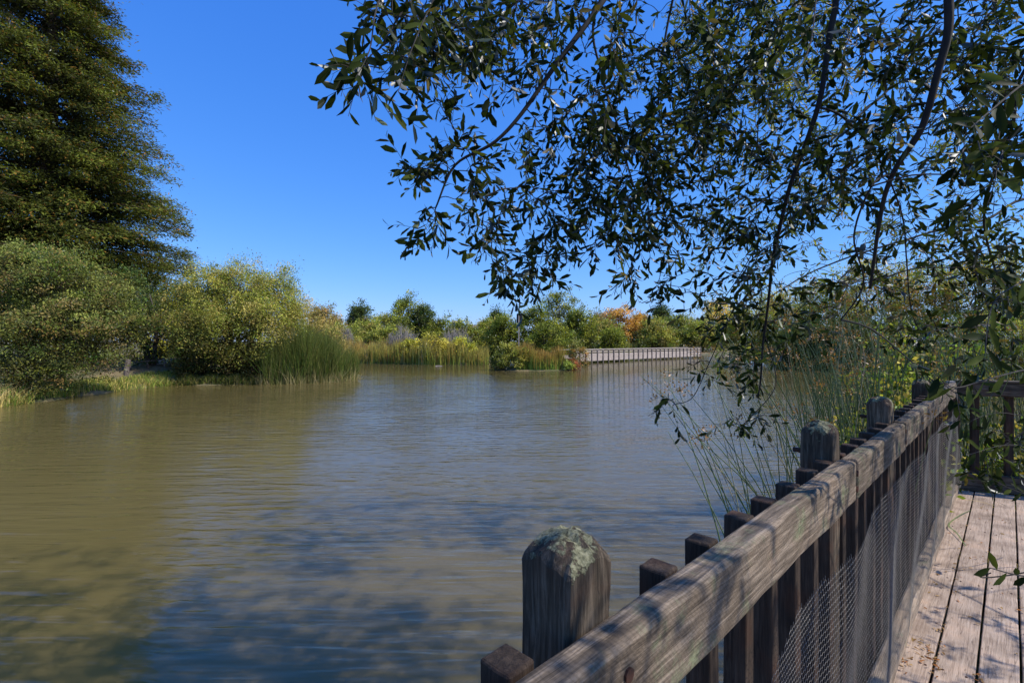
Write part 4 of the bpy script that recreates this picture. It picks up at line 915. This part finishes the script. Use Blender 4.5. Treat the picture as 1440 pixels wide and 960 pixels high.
# near sprigs with larger separate leaves
def near_sprig(pix, Y0, Y1, nleaf, ll, lw):
    path = smooth_path([P(px, py, Y0 + (Y1 - Y0) * i / (len(pix) - 1)) for i, (px, py) in enumerate(pix)], 4)
    mb = MB(); mb.tube(path, [.0028 - .0018 * i / (len(path) - 1) for i in range(len(path))], 5, False); mb.build('twig', M['twig'], ot)
    Lp = []; La = []; Ln = []
    for k in range(nleaf):
        u = (.35 + .65 * (k + .9) / nleaf) * (len(path) - 1); i = min(int(u), len(path) - 2); p = path[i].lerp(path[i + 1], u - i); dr = (path[i + 1] - path[i]).normalized()
        rad = dr.cross(Vector((0, 1, 0))).normalized() * (1 if k % 2 else -1)
        Lp.append(tuple(p)); La.append(tuple((dr * random.uniform(.4, .9) + rad * random.uniform(.5, 1.1) + Vector((0, random.gauss(0, .3), random.gauss(-.1, .15)))).normalized())); Ln.append((random.gauss(0, .4), -1 + random.gauss(0, .4), random.gauss(.3, .4)))
    n_ = len(Lp); cc = np.array(NL)[rng.choice(3, n_)]
    link('leaves', replicate(*LEAF, np.array(Lp), frames(np.array(La), np.array(Ln), ll * rng.uniform(.75, 1.2, n_), lw * rng.uniform(.8, 1.2, n_)), cc, 'leaves'), M['near_leaf'], ot, True)
near_sprig([(1560, 830), (1480, 815), (1430, 808), (1392, 798)], 1.15, 1.12, 6, .044, .017)
near_sprig([(1560, 560), (1470, 520), (1400, 530), (1345, 545), (1320, 530)], 1.6, 1.3, 12, .075, .021)
near_sprig([(1560, 330), (1480, 380), (1430, 400), (1395, 430), (1385, 500)], 1.5, 1.25, 13, .075, .022)
near_sprig([(1530, 60), (1450, 110), (1400, 150), (1365, 180)], 1.2, 1.0, 9, .062, .02)
near_sprig([(1150, -40), (1140, 60), (1110, 110), (1060, 120)], 1.7, 1.5, 9, .062, .02)
near_sprig([(560, -60), (530, 10), (520, 70), (500, 110)], 1.3, 1.2, 13, .05, .019)
near_sprig([(640, -60), (600, 20), (575, 80), (560, 130)], 1.4, 1.3, 12, .05, .018)
near_sprig([(1560, 600), (1470, 590), (1400, 580), (1350, 600)], 3.4, 2.9, 16, .09, .03)
near_sprig([(1570, 660), (1490, 700), (1430, 690), (1390, 670)], 3.3, 3.0, 14, .09, .03)
near_sprig([(1560, 700), (1480, 640), (1420, 625), (1360, 640)], 3.2, 2.6, 16, .085, .028)

st = empty('bank_tree', (8.6, 4.6, gz(8.6, 4.6))); tag(st, 'finer leaved tree in a sunlit leaf tint, for the lit upper leaves behind the dark hanging branches', 'tree')  # stands for lit upper leaves of the overhanging tree, light in their tint
limbs2 = [([(8.5, 4.7, 2.6), (8.0, 5.0, 4.4), P(1340, 60, 5.4), P(1240, 140, 5.2), P(1120, 240, 5.0), P(1020, 330, 4.9)], .05, .006),
          ([(8.0, 5.0, 4.4), P(1380, -80, 5.2), P(1200, -40, 5.2), P(1060, 60, 5.0), P(960, 150, 4.8)], .04, .006),
          ([(8.5, 4.7, 2.6), P(1500, 280, 5.4), P(1380, 310, 5.2), P(1260, 340, 5.1), P(1150, 380, 5.0), P(1060, 430, 4.9)], .035, .005),
          ([P(1120, 240, 5.0), P(1080, 320, 5.0), P(1030, 400, 5.0), P(1000, 450, 5.0)], .012, .004)]
bl2 = [(1060, 50, 130, 90, 80, 3.7, 4.5), (1000, 130, 110, 120, 60, 4.4, 5.6), (1130, 180, 130, 120, 90, 4.4, 5.8), (1080, 300, 110, 90, 60, 4.5, 5.6), (1250, 230, 120, 120, 80, 4.6, 6), (1200, 360, 130, 60, 50, 4.6, 5.8), (1380, 200, 80, 150, 60, 4.8, 6), (1020, 400, 60, 50, 26, 4.7, 5.4),
       (1100, 425, 70, 30, 14, 4.7, 5.6), (1350, 370, 90, 40, 20, 4.6, 5.8), (1080, 20, 150, 60, 60, 4.4, 5.6), (1300, -40, 200, 90, 60, 4.6, 6), (1030, 490, 40, 30, 7, 4.7, 5.1)]
grow(st, limbs2, bl2, [((8.6, 4.55, .2), .2), ((8.55, 4.6, 1.2), .16), ((8.5, 4.7, 2.6), .13), ((8.0, 5.0, 4.4), .07)], .062, .017, [(0.075, 0.105, 0.025), (0.13, 0.16, 0.035), (0.21, 0.22, 0.06), (0.28, 0.17, 0.06)], M['sun_tint_leaf'], [.38, .34, .22, .06], seed=5.0, dens=1.25,
     extra=[(random.uniform(1.4, 2.5), random.uniform(3.6, 4.7), random.uniform(3.9, 4.8)) for _ in range(110)])

# ------------------------------------------------------------------ bulrushes by the fence
def bulrush(label, x, y, n, spread, hmin, hmax, lean, flowers=.6, group='bulrush clumps beside the deck'):
    t = empty('bulrush_clump', (x, y, max(gz(x, y), -.3))); tag(t, label, 'bulrush', group)
    V = []; segs = 6; mb = MB(); heads = []
    base = []
    for i in range(n):
        a_ = random.random() * 6.28; r_ = spread * random.random() ** .5
        if (y + math.sin(a_) * r_) - (x + math.cos(a_) * r_) < .9 and x < 4.5: continue
        b_ = Vector((x + math.cos(a_) * r_, y + math.sin(a_) * r_, -.3)); h_ = random.uniform(hmin, hmax)
        ld = Vector((lean[0] + random.gauss(0, .16), lean[1] + random.gauss(0, .16), 0))
        pts = []
        for k in range(segs + 1):
            u = k / segs; pts.append(b_ + ld * (h_ * (u * .55 + .45 * u * u)) + Vector((0, 0, h_ * u * (1 - .5 * ld.length_squared * u))))
        r0 = random.uniform(.006, .0105)
        mb.tube(pts, [r0 * (1 - .75 * k / segs) for k in range(segs + 1)], 4, False)
        if random.random() < flowers: heads.append((pts[-1], (pts[-1] - pts[-2]).normalized()))
    o = mb.build('stems', M['stem'], t, True)
    if heads:
        for p, dr in heads:
            Pp = []; A_ = []
            for k in range(26):
                v = (dr * .3 + Vector((random.gauss(0, .7), random.gauss(0, .7), random.gauss(.1, .6)))).normalized(); Pp.append(tuple(p + v * random.uniform(.01, .075))); A_.append(tuple(v))
            Pp = np.array(Pp); A_ = np.array(A_); nn = len(Pp)
            cc = mixcol([(0.15, 0.085, 0.04), (0.19, 0.11, 0.05), (0.11, 0.07, 0.035)], nn)
            link('seed_head', replicate(*DIAMOND, Pp, frames(A_, unit(rng.normal(size=(nn, 3))), rng.uniform(.016, .034, nn), rng.uniform(.008, .014, nn)), cc, 'seed_head'), M['leaf'], t)
def stem_mat():
    m, nt, out = newmat('bulrush stem'); L = nt.links.new
    tc = N(nt, 'ShaderNodeTexCoord'); geo = N(nt, 'ShaderNodeNewGeometry')
    r = ramp(nt, geo.outputs['Random Per Island'], [(0.0, (0.045, 0.085, 0.02)), (0.45, (0.08, 0.125, 0.035)), (0.75, (0.15, 0.18, 0.07)), (0.9, (0.32, 0.27, 0.17))])
    b = N(nt, 'ShaderNodeBsdfPrincipled'); b.inputs['Roughness'].default_value = .45; L(r.outputs[0], b.inputs['Base Color']); L(b.outputs[0], out.inputs['Surface']); return m
M['stem'] = stem_mat()
bulrush('bulrush clump leaning left over the water nearest the camera behind the second post', 1.80, 3.2, 12, .22, 1.5, 2.5, (-.16, .05))
bulrush('bulrush clump behind the third post leaning over the water', 2.6, 4.0, 42, .45, 1.8, 2.9, (-.2, .0))
bulrush('dense bulrush clump outside the fence before the corner', 3.5, 5.0, 60, .5, 2.2, 3.2, (-.12, 0))
bulrush('bulrush clump standing just past the fence corner', 4.6, 6.0, 80, .6, 2.2, 3.2, (-.05, 0))
bulrush('bulrush clump behind the corner fence at its left half', 5.5, 5.6, 60, .5, 2.0, 3.0, (.0, 0), .4)
bulrush('bulrush clump behind the corner fence at its right half', 6.4, 5.6, 60, .6, 1.9, 3.0, (.05, 0), .4)
bulrush('farther bulrush clump standing in the water left of the corner', 4.9, 7.6, 40, .6, 2.0, 2.8, (-.1, 0), .8)
bulrush('distant wide bulrush stand in the water behind the fourth post', 8.6, 11.0, 90, 1.3, 2.2, 3.2, (0, 0), .35)
bulrush('distant bulrush stand in open water left of the widest one', 6.6, 9.6, 55, .8, 2.0, 3.0, (-.04, 0), .35)
bulrush('farther bulrush clump on the bank beyond the corner fence', 7.2, 7.4, 60, 1.0, 2.1, 3.2, (0, 0), .5)
# leafy bramble under the bulrushes
for (x, y, bb, lab) in [(3.5, 4.75, [(3.5, 4.75, .75, .5, .4, .6), (3.9, 5.1, .9, .45, .4, .65), (3.0, 4.1, .6, .35, .3, .4)], 'leafy green bramble at the foot of the bulrushes outside the fence'),
                        (4.5, 6.0, [(4.4, 5.9, 1.0, .6, .4, 1.0), (5.0, 6.4, 1.3, .6, .5, 1.0)], 'tall yellow green bramble among the bulrushes at the fence corner'),
                        (6.8, 7.4, [(6.2, 7.2, 1.3, 1.0, .7, 1.2), (7.4, 7.3, 1.5, 1.0, .7, 1.3)], 'large leafy thicket on the bank beyond the corner fence'),
                        (5.6, 5.5, [(5.4, 5.5, .6, .6, .4, .6), (6.2, 5.3, .7, .6, .4, .6)], 'leafy green bramble behind the corner fence')]:
    t = empty('bramble', (x, y, 0)); tag(t, lab, 'shrub')
    link('leaves', crown_mesh('leaves', bb, 210, 11, (.065, .035), .14, [(0.13, 0.19, 0.03), (0.08, 0.13, 0.025), (0.2, 0.22, 0.05), (0.24, 0.2, 0.06)], zmin=.0), M['sun_tint_leaf'], t)
    mb = MB()
    for i in range(24):
        c = bb[i % len(bb)]; s_ = Vector((c[0] + random.gauss(0, .1), c[1] + random.gauss(0, .1), -.2)); e_ = Vector((c[0] + random.uniform(-1, 1) * c[3], c[1] + random.uniform(-1, 1) * c[4], c[2] + random.uniform(0, 1) * c[5]))
        mb.tube([s_, (s_ + e_) / 2 + Vector((0, 0, .25)), e_], [.006, .005, .003], 4, False)
    mb.build('stems', M['twig'], t)

# litter on the deck
zz = DK + .003
mb = MB()
def ribbon(pts, w_):
    b_ = len(mb.v); m_ = len(pts)
    for i, p in enumerate(pts):
        p = Vector(p); q_ = Vector(pts[min(i + 1, m_ - 1)]) - Vector(pts[max(i - 1, 0)]); s_ = Vector((-q_.y, q_.x, 0)).normalized() * w_ * (1 - .8 * abs(i / (m_ - 1) - .4)) ; mb.v += [tuple(p - s_), tuple(p + s_ + Vector((0, 0, .002)))]
    for i in range(m_ - 1): mb.f.append((b_ + 2 * i, b_ + 2 * i + 1, b_ + 2 * i + 3, b_ + 2 * i + 2))
def DP(x, y): Y_ = 1.5 * F / (y - 480); return ((x - 720) / F * Y_, Y_, DK + .004)
def lift(p, h): return (p[0], p[1], p[2] + h)
M['blade'] = simple_mat('fallen green blade', (0.10, 0.15, 0.04), (0.22, 0.25, 0.10), 20)
ribbon(smooth_path([DP(1365, 718), lift(DP(1350, 728), .02), lift(DP(1334, 740), .01), lift(DP(1345, 752), .015), DP(1358, 768)], 4), .006)
tag(mb.build('fallen_reed_blade', M['blade']), 'bent green reed blade lying on the planks near the corner', 'leaf')
mb = MB(); ribbon(smooth_path([DP(1348, 702), lift(DP(1372, 706), .01), DP(1398, 711)], 4), .004)
M['straw'] = simple_mat('straw', (0.32, 0.22, 0.08), (0.45, 0.33, 0.14), 20)
tag(mb.build('fallen_straw', M['straw']), 'thin straw stalk lying across the planks by the corner', 'stalk')
Pl = []
for (cx, cy, n_, sp) in [(1352, 690, 14, 6), (1290, 912, 16, 8), (1316, 915, 22, 7), (1325, 880, 9, 6), (1345, 800, 10, 8), (1310, 940, 12, 6), (1372, 955, 8, 4), (1334, 760, 8, 10), (1380, 850, 30, 60), (1330, 830, 26, 30), (1268, 930, 16, 8), (1300, 800, 14, 10), (1400, 720, 14, 25), (1375, 780, 14, 14)]:
    for _ in range(n_):
        p = DP(cx + random.gauss(0, sp), cy + random.gauss(0, sp)); Pl.append((p[0], p[1], DK + .004 + random.random() * .004))
Pl = np.array(Pl); nn = len(Pl); ax = unit(np.column_stack([rng.normal(size=(nn, 2)), rng.normal(size=nn) * .15])); nr = unit(rng.normal(size=(nn, 3)) * .3 + np.array([0, 0, 1]))
o = link('leaf_litter', replicate(*LEAF, Pl, frames(ax, nr, rng.uniform(.012, .03, nn), rng.uniform(.006, .013, nn)), mixcol([(0.14, 0.065, 0.03), (0.12, 0.08, 0.05), (0.19, 0.14, 0.085)], nn), 'leaf_litter'), M['leaf'])
tag(o, 'scattered dry brown leaves and crumbs on the deck planks', 'leaf litter', kind='stuff')

# ------------------------------------------------------------------ light, sky, camera
SUN = Vector((.90, -.24, .98)).normalized()
el = math.asin(SUN.z); az = math.atan2(SUN.x, SUN.y)
sd = bpy.data.lights.new('sun', 'SUN'); sd.energy = 5.0; sd.angle = R(.53); sd.color = (1, .945, .86)
so = bpy.data.objects.new('sun', sd); COL.objects.link(so); so.rotation_euler = SUN.to_track_quat('Z', 'Y').to_euler(); so.location = SUN * 50
wd = bpy.data.worlds.new('World'); scene.world = wd; wd.use_nodes = True; nt = wd.node_tree; nt.nodes.clear()
sk = nt.nodes.new('ShaderNodeTexSky'); sk.sky_type = 'NISHITA'; sk.sun_disc = False; sk.sun_elevation = el; sk.sun_rotation = az; sk.air_density = 1.0; sk.dust_density = .25; sk.ozone_density = 1.6; sk.altitude = 50
hs = nt.nodes.new('ShaderNodeHueSaturation'); hs.inputs['Saturation'].default_value = 1.12; hs.inputs['Value'].default_value = 1.0
bg = nt.nodes.new('ShaderNodeBackground'); bg.inputs['Strength'].default_value = .095
wo = nt.nodes.new('ShaderNodeOutputWorld'); nt.links.new(sk.outputs[0], hs.inputs['Color']); tn = mixc(nt, 1.0, hs.outputs[0], (.76, 1.46, 2.62), 'MULTIPLY'); 
sp = nt.nodes.new('ShaderNodeSeparateColor'); cb = nt.nodes.new('ShaderNodeCombineColor'); nt.links.new(tn, sp.inputs[0]); nt.links.new(sp.outputs[0], cb.inputs[0])
for ch, (gm, kk) in ((1, (.706, 1.426)), (2, (.42, 3.75))):   # roll the bright horizon off as the photograph's film curve does
    pw = nt.nodes.new('ShaderNodeMath'); pw.operation = 'POWER'; pw.inputs[1].default_value = gm; nt.links.new(sp.outputs[ch], pw.inputs[0])
    ml = nt.nodes.new('ShaderNodeMath'); ml.operation = 'MULTIPLY'; ml.inputs[1].default_value = kk; nt.links.new(pw.outputs[0], ml.inputs[0]); nt.links.new(ml.outputs[0], cb.inputs[ch])
nt.links.new(cb.outputs[0], bg.inputs['Color']); nt.links.new(bg.outputs[0], wo.inputs[0])
cd = bpy.data.cameras.new('camera'); co = bpy.data.objects.new('camera', cd); COL.objects.link(co); co.location = (0, 0, CH); co.rotation_euler = (R(90), 0, 0)
cd.sensor_width = 36; cd.lens = 36 * F / 1440; cd.clip_start = .05; cd.clip_end = 6000
scene.camera = co
scene.view_settings.view_transform = 'Standard'; scene.view_settings.look = 'None'; scene.view_settings.exposure = 0
scene.render.resolution_x = 1024; scene.render.resolution_y = 682
scene.cycles.max_bounces = 6; scene.cycles.transparent_max_bounces = 4
